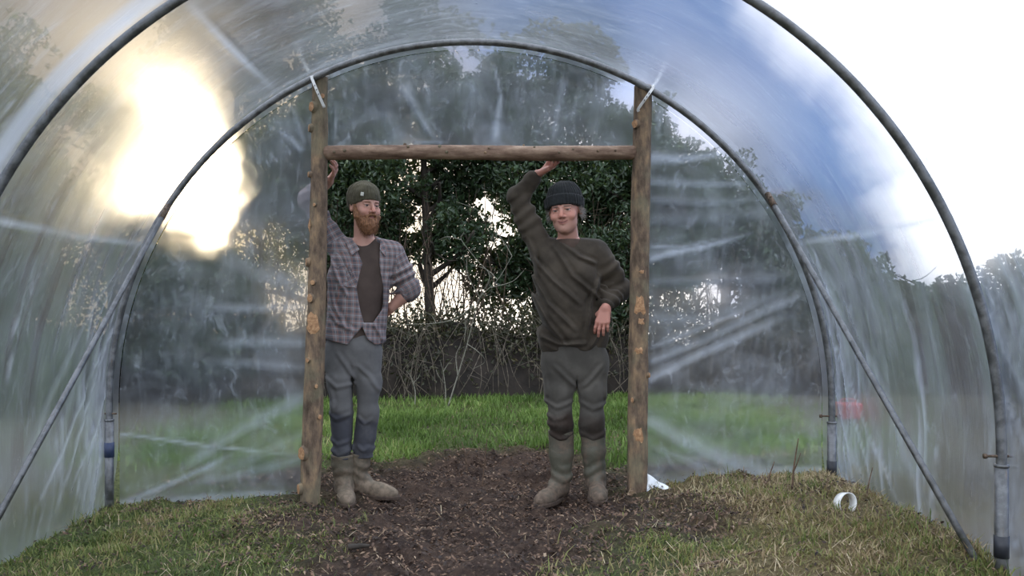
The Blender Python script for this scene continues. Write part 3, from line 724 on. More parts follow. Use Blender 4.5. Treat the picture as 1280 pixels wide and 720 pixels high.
def grow(base, h, lean, rad, nl, z0, spread, seed, droop=0.0, twigs=2):
    """trunk and limbs; returns bag and tip points"""
    r = np.random.default_rng(seed); b = Bag(); tips = []
    base = np.asarray(base, float)
    k = 9; tr = np.array([base+np.array([lean[0]*t*t*h+0.05*h*0.3*math.sin(3*t+seed), lean[1]*t*t*h, h*t-(0.1 if t == 0 else 0)]) for t in np.linspace(0, 1, k)])
    tr = spline(tr, 30); b.tube(tr, np.linspace(rad, rad*0.12, 30), 10)
    tips.append((tr[-1], 1.0))
    for i in range(nl):
        t = z0+(0.97-z0)*(i+0.5)/nl; p = tr[int(t*29)]
        a = r.uniform(0, 2*np.pi); L = spread*(1.05-0.55*abs(t-0.45)-0.35*t)*r.uniform(0.7, 1.15)
        up = r.uniform(0.15, 0.65)-droop
        d = np.array([math.cos(a), math.sin(a)*0.8, up]); q = p+d*L; m = (p+q)/2+r.normal(0, 0.06, 3)*L; m[2] += 0.06*L
        lp = spline([p, m, q], 10); rr = rad*(1-t)*0.55+0.010
        b.tube(lp, np.linspace(rr, rr*0.3, 10), 6)
        tips += [(lp[-1], 1.0), (lp[6], 0.8), (lp[4], 0.6)]
        for _ in range(twigs):
            s = lp[r.integers(4, 9)]; e = s+(d*0.3+r.normal(0, 0.5, 3))*L*0.45
            b.tube(spline([s, (s+e)/2+r.normal(0, 0.04, 3), e], 6), np.linspace(rr*0.35, 0.003, 6), 5); tips.append((e, 0.7))
    return b, tips
def tree(base, h, spread, seed, nleaf, size, label, name='evergreen_tree', cat='tree', group='trees behind the tunnel', leafm=None, rad=0.09, nl=16, z0=0.2, lean=(0, 0), gap=0.0, wood=None, aspect=0.5, twigs=2, droop=0.0, freq=1.5, low=None, depth=0.75):
    base = np.array([base[0], base[1], float(ground_z(base[0], base[1], False))])
    root = empty(name, base); tag(root, label, cat, group)
    b, tips = grow(base, h*0.93, lean, rad, nl, z0, spread*0.85, seed, droop, twigs)
    link('trunk', b.me('trunk'), wood or DARKW, root)
    if nleaf:
        r = np.random.default_rng(seed+100)
        zb = h*z0*0.7; hc = (h-zb)/2; n = nleaf*4
        q = r.normal(0, 1, (n, 3)); q /= np.linalg.norm(q, axis=1, keepdims=True); q *= r.uniform(0, 1, n)[:, None]**(1/2.4)
        q = np.sign(q)*np.abs(q)**np.array([0.9, 0.9, 0.8])
        C = base+np.array([0, 0, zb+hc])+q*np.array([spread, spread*depth, hc])
        d = fbm(C*freq+seed*7.7, seed, 4)
        d = d+0.30*fbm(C*5.0+seed*3.3, seed+40, 2)
        if low is not None: d = d-low[2]*sstep(low[1], low[0], C[:, 2])
        T = np.array([t[0] for t in tips]); near = np.full(n, 9.0)
        for t in T: near = np.minimum(near, np.linalg.norm(C-t, axis=1))
        d = d+0.35*sstep(0.5, 0.1, near)
        rim = np.linalg.norm((C-base-np.array([0, 0, zb+hc]))/np.array([spread, spread*depth, hc]), axis=1)
        d = d-0.5*sstep(0.75, 1.0, rim)
        C = C[d > gap]
        C = C[:nleaf]; C = C[C[:, 2] > base[2]+0.05]
        V, F, rn = leaf_cloud(C, size, seed+200, aspect)
        link('foliage', mesh('foliage', V, F, False, {'rnd': rn}), leafm or HOLLY, root)
    return root
# evergreens behind the doorway
LOW = (0.8, 2.4, 0.65)
tree((-1.75, 10.3), 4.1, 1.25, 1, 30000, 0.07, 'tall dark evergreen tree showing over the crossbar near the bearded man', nl=22, z0=0.24, gap=-0.05, low=LOW)
tree((-0.55, 9.9), 4.5, 1.2, 2, 30000, 0.07, 'dark evergreen tree with bright sky gaps between the two men', nl=22, z0=0.26, gap=0.05, low=(0.9, 2.8, 1.15), rad=0.075)
tree((0.75, 10.3), 4.4, 1.2, 3, 32000, 0.07, 'bushy evergreen tree directly behind the man in the dark beanie', nl=22, z0=0.22, gap=-0.05, low=(0.8, 1.9, 0.42))
tree((1.85, 9.9), 3.35, 1.15, 4, 30000, 0.07, 'evergreen tree behind the straighter log post', nl=22, z0=0.14, gap=0.05, low=(0.8, 2.0, 0.35))
tree((2.95, 10.4), 2.8, 1.1, 5, 24000, 0.075, 'dark evergreen tree seen blurred through the wrinkled panel beside the straighter post', nl=18, z0=0.10, gap=-0.08)
tree((4.2, 11.0), 1.9, 1.0, 6, 16000, 0.08, 'lower evergreen tree behind the clear cover near the white plastic ring', nl=16, z0=0.10, gap=-0.08)
tree((6.6, 12.6), 1.5, 1.5, 7, 14000, 0.10, 'round dark bush far out beyond the bright flank of the cover', 'evergreen_bush', 'bush', nl=16, z0=0.08, gap=-0.3)
tree((4.75, 7.2), 1.45, 0.8, 17, 8000, 0.07, 'small dark bush close outside the cover behind the large hoop leg', 'evergreen_bush', 'bush', nl=14, z0=0.08, gap=-0.3)
# thin trees in the sun's glow
tree((-2.75, 11.2), 3.9, 1.0, 8, 5000, 0.07, 'thin leafless tree standing right in the sun glare', 'sparse_tree', leafm=OAKL, nl=16, z0=0.25, rad=0.05, gap=0.25)
tree((-3.95, 9.6), 3.7, 1.15, 9, 11000, 0.07, 'yellow lit sparse tree at the edge of the sun glare', 'sparse_tree', leafm=OAKL, nl=18, z0=0.2, rad=0.06, gap=0.10)
tree((-5.4, 9.0), 4.2, 1.5, 10, 20000, 0.08, 'spreading tree seen through the cover beyond the long brace', 'sparse_tree', leafm=OAKL, nl=22, z0=0.15, rad=0.09, gap=0.0)
tree((-4.75, 8.0), 3.3, 1.1, 12, 16000, 0.075, 'tree standing nearest the tunnel on the sunlit flank', 'sparse_tree', leafm=OAKL, nl=20, z0=0.2, rad=0.08, gap=0.05)
tree((-7.8, 10.8), 5.4, 1.9, 11, 24000, 0.10, 'tall dark evergreen tree farthest out on the sunlit flank', nl=22, z0=0.1, rad=0.12, gap=-0.15)
tree((-2.9, 9.35), 1.75, 0.95, 13, 14000, 0.065, 'low dark bush under the sun glare', 'evergreen_bush', 'bush', nl=16, z0=0.06, gap=-0.2)
tree((-4.5, 8.3), 1.6, 0.95, 14, 12000, 0.065, 'low dark bush seen through the cover corner by the end hoop leg', 'evergreen_bush', 'bush', nl=16, z0=0.06, gap=-0.2)
tree((-3.3, 11.8), 6.6, 1.6, 18, 22000, 0.09, 'tallest tree, its dark crown above the sun glare', nl=18, z0=0.72, gap=-0.15, rad=0.07)
# hedge bank: an earth bank matted with leaves and dead stems
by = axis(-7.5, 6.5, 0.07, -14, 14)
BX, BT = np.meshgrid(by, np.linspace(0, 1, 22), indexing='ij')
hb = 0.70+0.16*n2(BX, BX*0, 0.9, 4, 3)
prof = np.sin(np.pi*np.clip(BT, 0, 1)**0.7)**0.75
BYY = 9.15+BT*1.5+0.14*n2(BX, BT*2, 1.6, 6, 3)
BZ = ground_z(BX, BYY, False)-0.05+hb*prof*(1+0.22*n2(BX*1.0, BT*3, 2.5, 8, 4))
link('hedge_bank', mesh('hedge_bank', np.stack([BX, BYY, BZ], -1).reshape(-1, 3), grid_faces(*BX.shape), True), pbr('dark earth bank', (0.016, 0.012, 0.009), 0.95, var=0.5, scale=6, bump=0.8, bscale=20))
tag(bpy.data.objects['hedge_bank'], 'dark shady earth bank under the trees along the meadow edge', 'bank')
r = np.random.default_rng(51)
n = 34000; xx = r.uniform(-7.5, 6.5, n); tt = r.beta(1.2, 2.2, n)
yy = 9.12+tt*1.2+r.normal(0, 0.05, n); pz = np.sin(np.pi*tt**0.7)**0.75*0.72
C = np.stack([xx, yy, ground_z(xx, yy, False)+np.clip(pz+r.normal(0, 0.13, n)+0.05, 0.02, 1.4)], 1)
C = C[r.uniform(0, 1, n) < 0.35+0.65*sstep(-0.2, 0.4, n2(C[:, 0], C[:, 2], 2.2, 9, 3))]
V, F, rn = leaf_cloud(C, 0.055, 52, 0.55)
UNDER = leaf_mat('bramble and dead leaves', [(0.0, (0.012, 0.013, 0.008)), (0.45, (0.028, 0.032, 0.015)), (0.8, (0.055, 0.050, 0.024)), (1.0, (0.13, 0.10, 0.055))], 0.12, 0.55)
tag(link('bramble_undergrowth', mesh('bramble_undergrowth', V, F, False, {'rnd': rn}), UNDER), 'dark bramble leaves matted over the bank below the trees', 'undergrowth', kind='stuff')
b = Bag()
for k in range(620):
    x = r.uniform(-3.2, 3.6); y = 9.05+r.uniform(0, 0.5); z = float(ground_z(x, y, False)); h = r.uniform(0.25, 0.85)
    e = np.array([x+r.normal(0, 0.28), y+r.normal(0, 0.15), z+h]); m = (np.array([x, y, z])+e)/2+r.normal(0, 0.06, 3)
    P = spline([(x, y, z-0.03), m, e, e+np.array([r.normal(0, 0.14), r.normal(0, 0.05), -r.uniform(0, 0.18)])], 9)
    b.tube(P, np.linspace(r.uniform(0.0025, 0.006), 0.0015, 9), 4)
    if k % 3 == 0:
        s = P[5]; b.tube(spline([s, s+r.normal(0, 0.08, 3), s+r.normal(0, 0.16, 3)], 5), np.linspace(0.003, 0.001, 5), 4)
o = link('dead_stems', b.me('dead_stems'), pbr('pale dead stems', (0.125, 0.105, 0.080), 0.85, var=0.5, scale=30))
tag(o, 'tangle of pale dead stems standing in front of the shady bank', 'undergrowth', kind='stuff')
b = Bag()
for k in range(260):
    x = r.uniform(-2.6, 3.2); y = 9.5+r.uniform(0, 0.9); z = float(ground_z(x, y, False))+0.35; h = r.uniform(0.9, 2.0)
    e = np.array([x+r.normal(0, 0.35), y+r.normal(0, 0.2), z+h]); m = (np.array([x, y, z])+e)/2+r.normal(0, 0.10, 3)
    P = spline([(x, y, z), m, e], 9); b.tube(P, np.linspace(r.uniform(0.004, 0.013), 0.002, 9), 4)
    for _ in range(2):
        s_ = P[r.integers(3, 8)]; b.tube(spline([s_, s_+r.normal(0, 0.10, 3), s_+r.normal(0, 0.22, 3)], 5), np.linspace(0.004, 0.0015, 5), 4)
o = link('thicket_stems', b.me('thicket_stems'), pbr('brown thicket stems', (0.075, 0.052, 0.035), 0.85, var=0.5, scale=30))
tag(o, 'thicket of thin brown stems against the bright sky above the bank', 'undergrowth', kind='stuff')
# bare lichened sapling between the men, drawn limb by limb
def limb_set(name, label, cat, Y, limbs, rad, matl, group=None, part='branch'):
    first = at(*limbs[0][0], Y)
    root = empty(name, first); tag(root, label, cat, group)
    for i, L in enumerate(limbs):
        pts = np.array([at(px, py, Y+0.10*math.sin(i*2.1+k*0.8)*min(k, 1)) for k, (px, py) in enumerate(L)])
        if len(pts) < 3: pts = np.array([pts[0], pts.mean(0)+[0.004, 0.01, 0.01], pts[-1]])
        r0 = rad*(1.0 if i == 0 else 0.6)
        V, F = tube_arrays(spline(pts, 8*len(pts)), np.linspace(r0, r0*0.35, 8*len(pts)), 6)
        link('stem' if i == 0 else part, quads_to_mesh('limb', V, F), matl, root)
    return root
limb_set('bare_sapling', 'bare pale lichened branch reaching across between the two men', 'branch', 8.2,
         [[(560, 508), (572, 470), (584, 430), (592, 398), (600, 372), (622, 350), (640, 320)],
          [(592, 382), (570, 398), (545, 404), (520, 405), (494, 405), (492, 392)], [(600, 372), (612, 345), (596, 325), (577, 300), (580, 290)], [(622, 350), (610, 338), (590, 330)],
          [(580, 392), (582, 410), (580, 428)], [(584, 430), (598, 440), (606, 452), (590, 462)], [(572, 470), (570, 445), (575, 432)], [(640, 320), (628, 300), (600, 265), (570, 252)],
          [(600, 372), (585, 345), (583, 320)], [(612, 360), (640, 352), (655, 338)], [(545, 404), (540, 395), (532, 390)], [(577, 300), (560, 296), (548, 300)]], 0.0075, GREYW)
limb_set('dead_sapling', 'thin dead sapling with pale tips in front of the shady bank', 'sapling', 8.7,
         [[(556, 512), (557, 490), (554, 465), (550, 450)], [(554, 465), (560, 455), (566, 448)], [(556, 480), (548, 470), (545, 462)]], 0.008, GREYW)
limb_set('dead_sapling', 'small forked dead sapling at the meadow edge beside the bearded man', 'sapling', 8.7,
         [[(518, 512), (519, 490), (514, 472), (508, 464)], [(516, 480), (524, 470), (526, 462)]], 0.007, GREYW)
# red thing left lying on the grass outside
# ================================================================== things on the tunnel floor
def at_ground(px, py):
    """floor point seen at a pixel"""
    lo, hi = 2.0, 12.0
    ys = np.linspace(lo, hi, 1500); P = np.array([at(px, py, y) for y in ys]); g = ground_z(P[:, 0], P[:, 1])
    i = int(np.argmax(P[:, 2] < g)); return P[i]
def stick(name, label, pts, rad, matl=None, cat='stick', group=None, branches=(), standing=True):
    base = at_ground(*pts[0]); Y = base[1]
    if standing:
        P = np.array([at(px, py, Y+0.02*k) for k, (px, py) in enumerate(pts)]); P[0] = base-[0, 0, 0.03]
    else:
        P = np.array([at_ground(*p)+[0, 0, rad*0.9] for p in pts])
    root = empty(name, base); tag(root, label, cat, group)
    P = P if len(P) > 2 else np.array([P[0], P.mean(0)+[0.006, 0, 0.003], P[1]])
    V, F = tube_arrays(spline(P, 20), np.linspace(rad, rad*0.45, 20), 7)
    link('stem', quads_to_mesh('stem', V, F), matl or BROWNW, root)
    for br in branches:
        Q = np.array([at(px, py, Y+0.02) for px, py in br]) if standing else np.array([at_ground(*p)+[0, 0, rad] for p in br])
        Q = Q if len(Q) > 2 else np.array([Q[0], Q.mean(0)+[0.003, 0, 0.004], Q[1]])
        V, F = tube_arrays(spline(Q, 10), np.linspace(rad*0.6, rad*0.3, 10), 6)
        link('side_twig', quads_to_mesh('side_twig', V, F), matl or BROWNW, root)
    return root
G = 'dead plant stems standing on the tunnel floor'
stick('dead_plant', 'tallest dead brown stem, forked, standing left of the white plastic ring', [(989, 612), (993, 580), (998, 548)], 0.006, group=G, branches=[[(992, 590), (1001, 566)]])
stick('dead_plant', 'slanting dead stem beside the bottom of the clear end sheet', [(955, 612), (962, 594), (968, 577)], 0.005, group=G)
stick('dead_plant', 'short thin dead stem between the slanting stem and the straighter post', [(928, 612), (931, 600), (933, 588)], 0.004, group=G)
stick('dead_plant', 'dark forked seedling stem in the mud beyond the doorway', [(602, 608), (605, 585), (609, 548)], 0.0055, group=G, branches=[[(605, 585), (613, 566)], [(604, 590), (598, 572)]])
stick('dead_plant', 'dark dead stem at the far edge of the mud next to the meadow', [(584, 590), (582, 570), (577, 552)], 0.0045, group=G, branches=[[(582, 572), (588, 562)]])
stick('dead_plant', 'upright dark stem in the mud below the man in the dark beanie', [(686, 686), (685, 668), (684, 650)], 0.0045, group=G, branches=[[(685, 672), (690, 660)]])
stick('dead_plant', 'little dark twig standing in the straw coloured turf', [(760, 690), (757, 680), (752, 672)], 0.004, group=G)
stick('dead_plant', 'thin stem leaning against the cover beyond the white plastic ring', [(1082, 622), (1086, 604), (1091, 584)], 0.004, group=G)
G = 'sticks lying on the turf'
stick('fallen_stick', 'long dark stick lying on the turf nearest the viewer', [(862, 712), (905, 703), (952, 690)], 0.009, group=G, standing=False, branches=[[(905, 703), (920, 709)]])
stick('fallen_stick', 'bent dead stick lying below the slanting dead stem', [(866, 664), (888, 640), (886, 622)], 0.006, BROWNW, group=G, standing=False)
stick('fallen_stick', 'pale straw stick lying in the turf by the foot of the straighter post', [(810, 657), (842, 655)], 0.004, GREYW, group=G, standing=False)
stick('fallen_stick', 'dark twig lying at the edge of the bank under the steel brace', [(1148, 656), (1166, 668), (1178, 676)], 0.006, group=G, standing=False)
stick('fallen_stick', 'short dark piece of wood lying in the turf in front of the knotty post', [(436, 688), (462, 686)], 0.014, DARKW, group=G, standing=False)
# white plastic ring: a curl of pipe
c = at_ground(1056, 640); root = empty('plastic_ring', c); tag(root, 'broken white plastic ring lying tilted on the turf by the cover', 'ring')
m = 40; a = np.linspace(math.radians(-55), math.radians(215), m); Rr = 13.5/FOC*c[1]
ax = np.array([math.cos(0.35), math.sin(0.35), 0]); up = np.array([0.12, 0.25, 0.96]); up /= np.linalg.norm(up); th = np.cross(ax, up)
b = Bag(); V = []; F = []
cc = c+up*Rr*0.78
for i in range(m):
    e = ax*math.cos(a[i])+up*math.sin(a[i])
    for rr, tt in ((Rr-0.004, -0.022), (Rr, -0.022), (Rr, 0.022), (Rr-0.004, 0.022)): V.append(cc+e*rr+th*tt)
for i in range(m-1):
    for k in range(4): F.append([4*i+k, 4*i+4+k, 4*i+4+(k+1) % 4, 4*i+(k+1) % 4])
F += [[0, 1, 2, 3], [4*m-1, 4*m-2, 4*m-3, 4*m-4]]
link('band', quads_to_mesh('band', np.array(V), np.array(F), True), WHITEP, root)
# folded white corner of sheet at the foot of the straighter post
p = [at(808, 592, YP+0.03), at(838, 611, YP-0.02), at(836, 618, YP-0.05), at(808, 619, YP-0.05)]
gx_, gy_ = 14, 10; Vv = []
for i in range(gx_):
    for j in range(gy_):
        u, v = i/(gx_-1), j/(gy_-1)
        q = (p[0]*(1-u)+p[1]*u)*(1-v)+(p[3]*(1-u)+p[2]*u)*v; q = q+np.array([0, -0.012*math.sin(u*7+v*3), 0.004*math.sin(u*9)]); Vv.append(q)
Vv = np.array(Vv); F = grid_faces(gx_, gy_)
o = link('sheet_corner', mesh('sheet_corner', Vv, F), None)
so_ = o.modifiers.new('thick', 'SOLIDIFY'); so_.thickness = 0.003
o.data.materials.append(pbr('folded milky polythene', (0.75, 0.78, 0.80), 0.35, var=0.08)); tag(o, 'folded white corner of polythene at the foot of the straighter post', 'plastic sheet')
# red plastic crate outside, only a blurred red patch through the cover
c = at(1060, 528, 7.4); c[2] = float(ground_z(c[0], 7.4, False)); root = empty('red_container', c, 0.0); tag(root, 'small red container standing on the grass outside the cover', 'container')
RED = pbr('red plastic', (0.55, 0.03, 0.05), 0.4, var=0.1)
def box_bag(bag, lo, hi, taper=1.0):
    lo = np.array(lo, float); hi = np.array(hi, float); m = (lo+hi)/2; V = []
    for z, s in ((lo[2], taper), (hi[2], 1.0)):
        for x, y in ((lo[0], lo[1]), (hi[0], lo[1]), (hi[0], hi[1]), (lo[0], hi[1])): V.append((m[0]+(x-m[0])*s, m[1]+(y-m[1])*s, z))
    bag.add(np.array(V), np.array([[3, 2, 1, 0], [4, 5, 6, 7], [0, 1, 5, 4], [1, 2, 6, 5], [2, 3, 7, 6], [3, 0, 4, 7]]))
b = Bag(); box_bag(b, c+[-0.10, -0.08, 0.0], c+[0.10, 0.08, 0.14], 0.85)
o = link('body', b.me('body', False), RED, root); bv = o.modifiers.new('round', 'BEVEL'); bv.width = 0.02; bv.segments = 3
b = Bag(); b.tube(spline([c+[-0.07, 0, 0.13], c+[-0.05, 0, 0.165], c+[0.05, 0, 0.165], c+[0.07, 0, 0.13]], 16), 0.007, 8); link('handle', b.me('handle'), RED, root)

# ================================================================== implicit-surface modelling for the two men
def nrm(v): v = np.asarray(v, float); return v/np.linalg.norm(v)
def smin(a, b, k):
    if k <= 0: return np.minimum(a, b)
    h = np.clip(0.5+0.5*(b-a)/k, 0, 1); return b*(1-h)+a*h-k*h*(1-h)
def smax(a, b, k): return -smin(-a, -b, k)
def cap(P, a, b, ra, rb):
    a = np.asarray(a, float); ba = np.asarray(b, float)-a; pa = P-a
    t = np.clip(pa@ba/max(ba@ba, 1e-12), 0, 1)
    return np.linalg.norm(pa-t[:, None]*ba, axis=1)-(ra+(rb-ra)*t)
def ell(P, c, r, M=None):
    q = P-np.asarray(c, float)
    if M is not None: q = q@M.T
    r = np.asarray(r, float); k0 = np.linalg.norm(q/r, axis=1); k1 = np.linalg.norm(q/(r*r), axis=1)
    return k0*(k0-1)/np.maximum(k1, 1e-9)
def chain(P, pts, rad, k=0.02):
    d = None
    for i in range(len(pts)-1):
        c = cap(P, pts[i], pts[i+1], rad[i], rad[i+1]); d = c if d is None else smin(d, c, k)
    return d
def loft(P, st, yaw=0.0, ends=0.02, ex=2.3):
    """st rows: z, cx, cy, half width, half depth"""
    st = np.array(sorted(st)); zz = np.linspace(st[0, 0], st[-1, 0], 80)
    sp = spline(st, 240); sp = sp[np.argsort(sp[:, 0])]
    z = P[:, 2]; q = [np.interp(z, sp[:, 0], sp[:, k]) for k in range(1, 5)]
    x = P[:, 0]-q[0]; y = P[:, 1]-q[1]; c, s = math.cos(yaw), math.sin(yaw)
    u, v = x*c+y*s, -x*s+y*c
    d = ((np.abs(u/q[2])**ex+np.abs(v/q[3])**ex)**(1/ex)-1)*np.minimum(q[2], q[3])*0.95
    return smax(d, np.maximum(z-st[-1, 0], st[0, 0]-z), ends)
def near(P, c, r, fn, pad=0.06):
    """evaluate fn only close to its bounding sphere"""
    d0 = np.linalg.norm(P-np.asarray(c), axis=1)-r; out = np.maximum(d0, pad*0.5)+0.02
    m = d0 < pad
    if m.any(): out[m] = fn(P[m])
    return out
_C8 = np.array([[i, j, k] for i in (0, 1) for j in (0, 1) for k in (0, 1)])
_E12 = [(a, b) for a in range(8) for b in range(a+1, 8) if np.abs(_C8[a]-_C8[b]).sum() == 1]
def snet(f, lo, hi, h, slack=1.5):
    """surface-nets extraction of f < 0, evaluated only near the surface"""
    B = 8; lo = np.asarray(lo, float); nb = np.maximum(1, np.ceil((np.asarray(hi)-lo)/(h*B)).astype(int)+1); n = nb*B
    bi = np.stack(np.meshgrid(*[np.arange(k) for k in nb], indexing='ij'), -1).reshape(-1, 3)
    bc = lo+(bi*B+(B-1)/2)*h; dv = np.concatenate([f(bc[i:i+200000]) for i in range(0, len(bc), 200000)])
    act = np.abs(dv) < h*B*0.87*slack+0.012
    F = np.empty(tuple(n), np.float32)
    F.reshape(nb[0], B, nb[1], B, nb[2], B)[:] = np.sign(dv).reshape(nb[0], 1, nb[1], 1, nb[2], 1)
    loc = np.stack(np.meshgrid(np.arange(B), np.arange(B), np.arange(B), indexing='ij'), -1).reshape(-1, 3)
    ab = bi[act]
    for i in range(0, len(ab), 700):
        ix = (ab[i:i+700, None]*B+loc[None]).reshape(-1, 3); F[ix[:, 0], ix[:, 1], ix[:, 2]] = f(lo+ix*h)
    I = F < 0
    s = np.zeros(tuple(n-1), np.uint8)
    for c in _C8: s += I[c[0]:n[0]-1+c[0], c[1]:n[1]-1+c[1], c[2]:n[2]-1+c[2]]
    ci = np.argwhere((s > 0) & (s < 8)); vid = np.full(tuple(n-1), -1, np.int64); vid[ci[:, 0], ci[:, 1], ci[:, 2]] = np.arange(len(ci))
    val = np.stack([F[ci[:, 0]+c[0], ci[:, 1]+c[1], ci[:, 2]+c[2]] for c in _C8], 1).astype(float)
    acc = np.zeros((len(ci), 3)); cnt = np.zeros(len(ci))
    for a, b in _E12:
        va, vb = val[:, a], val[:, b]; m = (va < 0) != (vb < 0); t = np.where(m, va/np.where(m, va-vb, 1), 0)
        acc += np.where(m[:, None], _C8[a]+(t[:, None])*(_C8[b]-_C8[a]), 0); cnt += m
    V = lo+(ci+acc/cnt[:, None])*h
    Q = []
    for ax in range(3):
        o = [0, 0, 0]; o[ax] = 1; u, v = [(1, 2), (2, 0), (0, 1)][ax]
        A = I[:n[0]-o[0], :n[1]-o[1], :n[2]-o[2]]; Bm = I[o[0]:, o[1]:, o[2]:]
        e = np.argwhere(A != Bm); e = e[(e[:, u] > 0) & (e[:, v] > 0) & (e[:, u] < n[u]-1) & (e[:, v] < n[v]-1)]
        fl = A[e[:, 0], e[:, 1], e[:, 2]]
        def g(du, dv_):
            q = e.copy(); q[:, u] -= du; q[:, v] -= dv_; return vid[q[:, 0], q[:, 1], q[:, 2]]
        q = np.stack([g(1, 1), g(0, 1), g(0, 0), g(1, 0)], 1)
        Q.append(np.where(fl[:, None], q, q[:, ::-1]))
    Q = np.vstack(Q); Q = Q[(Q >= 0).all(1)]
    e = h*0.3; f0 = f(V); G = np.stack([f(V+np.eye(3)[k]*e)-f0 for k in range(3)], 1)/e
    st = f0/np.maximum((G*G).sum(1), 0.15); V = V-G*np.clip(st, -0.6*h, 0.6*h)[:, None]
    return V, Q
def solid(name, f, lo, hi, h, matl, parent, attrs=None):
    V, Q = snet(f, lo, hi, h)
    me = mesh(name, V, Q, True, attrs(V) if attrs else None)
    return link(name, me, matl, parent)
def tidy(me):
    bm = bmesh.new(); bm.from_mesh(me); bmesh.ops.delete(bm, geom=[v for v in bm.verts if not v.link_faces], context='VERTS'); bm.to_mesh(me); bm.free(); return me
def wrinkle(P, amp, fx, fz, seed, oct=3): return amp*fbm(P*np.array([fx, fx, fz]), seed, oct)

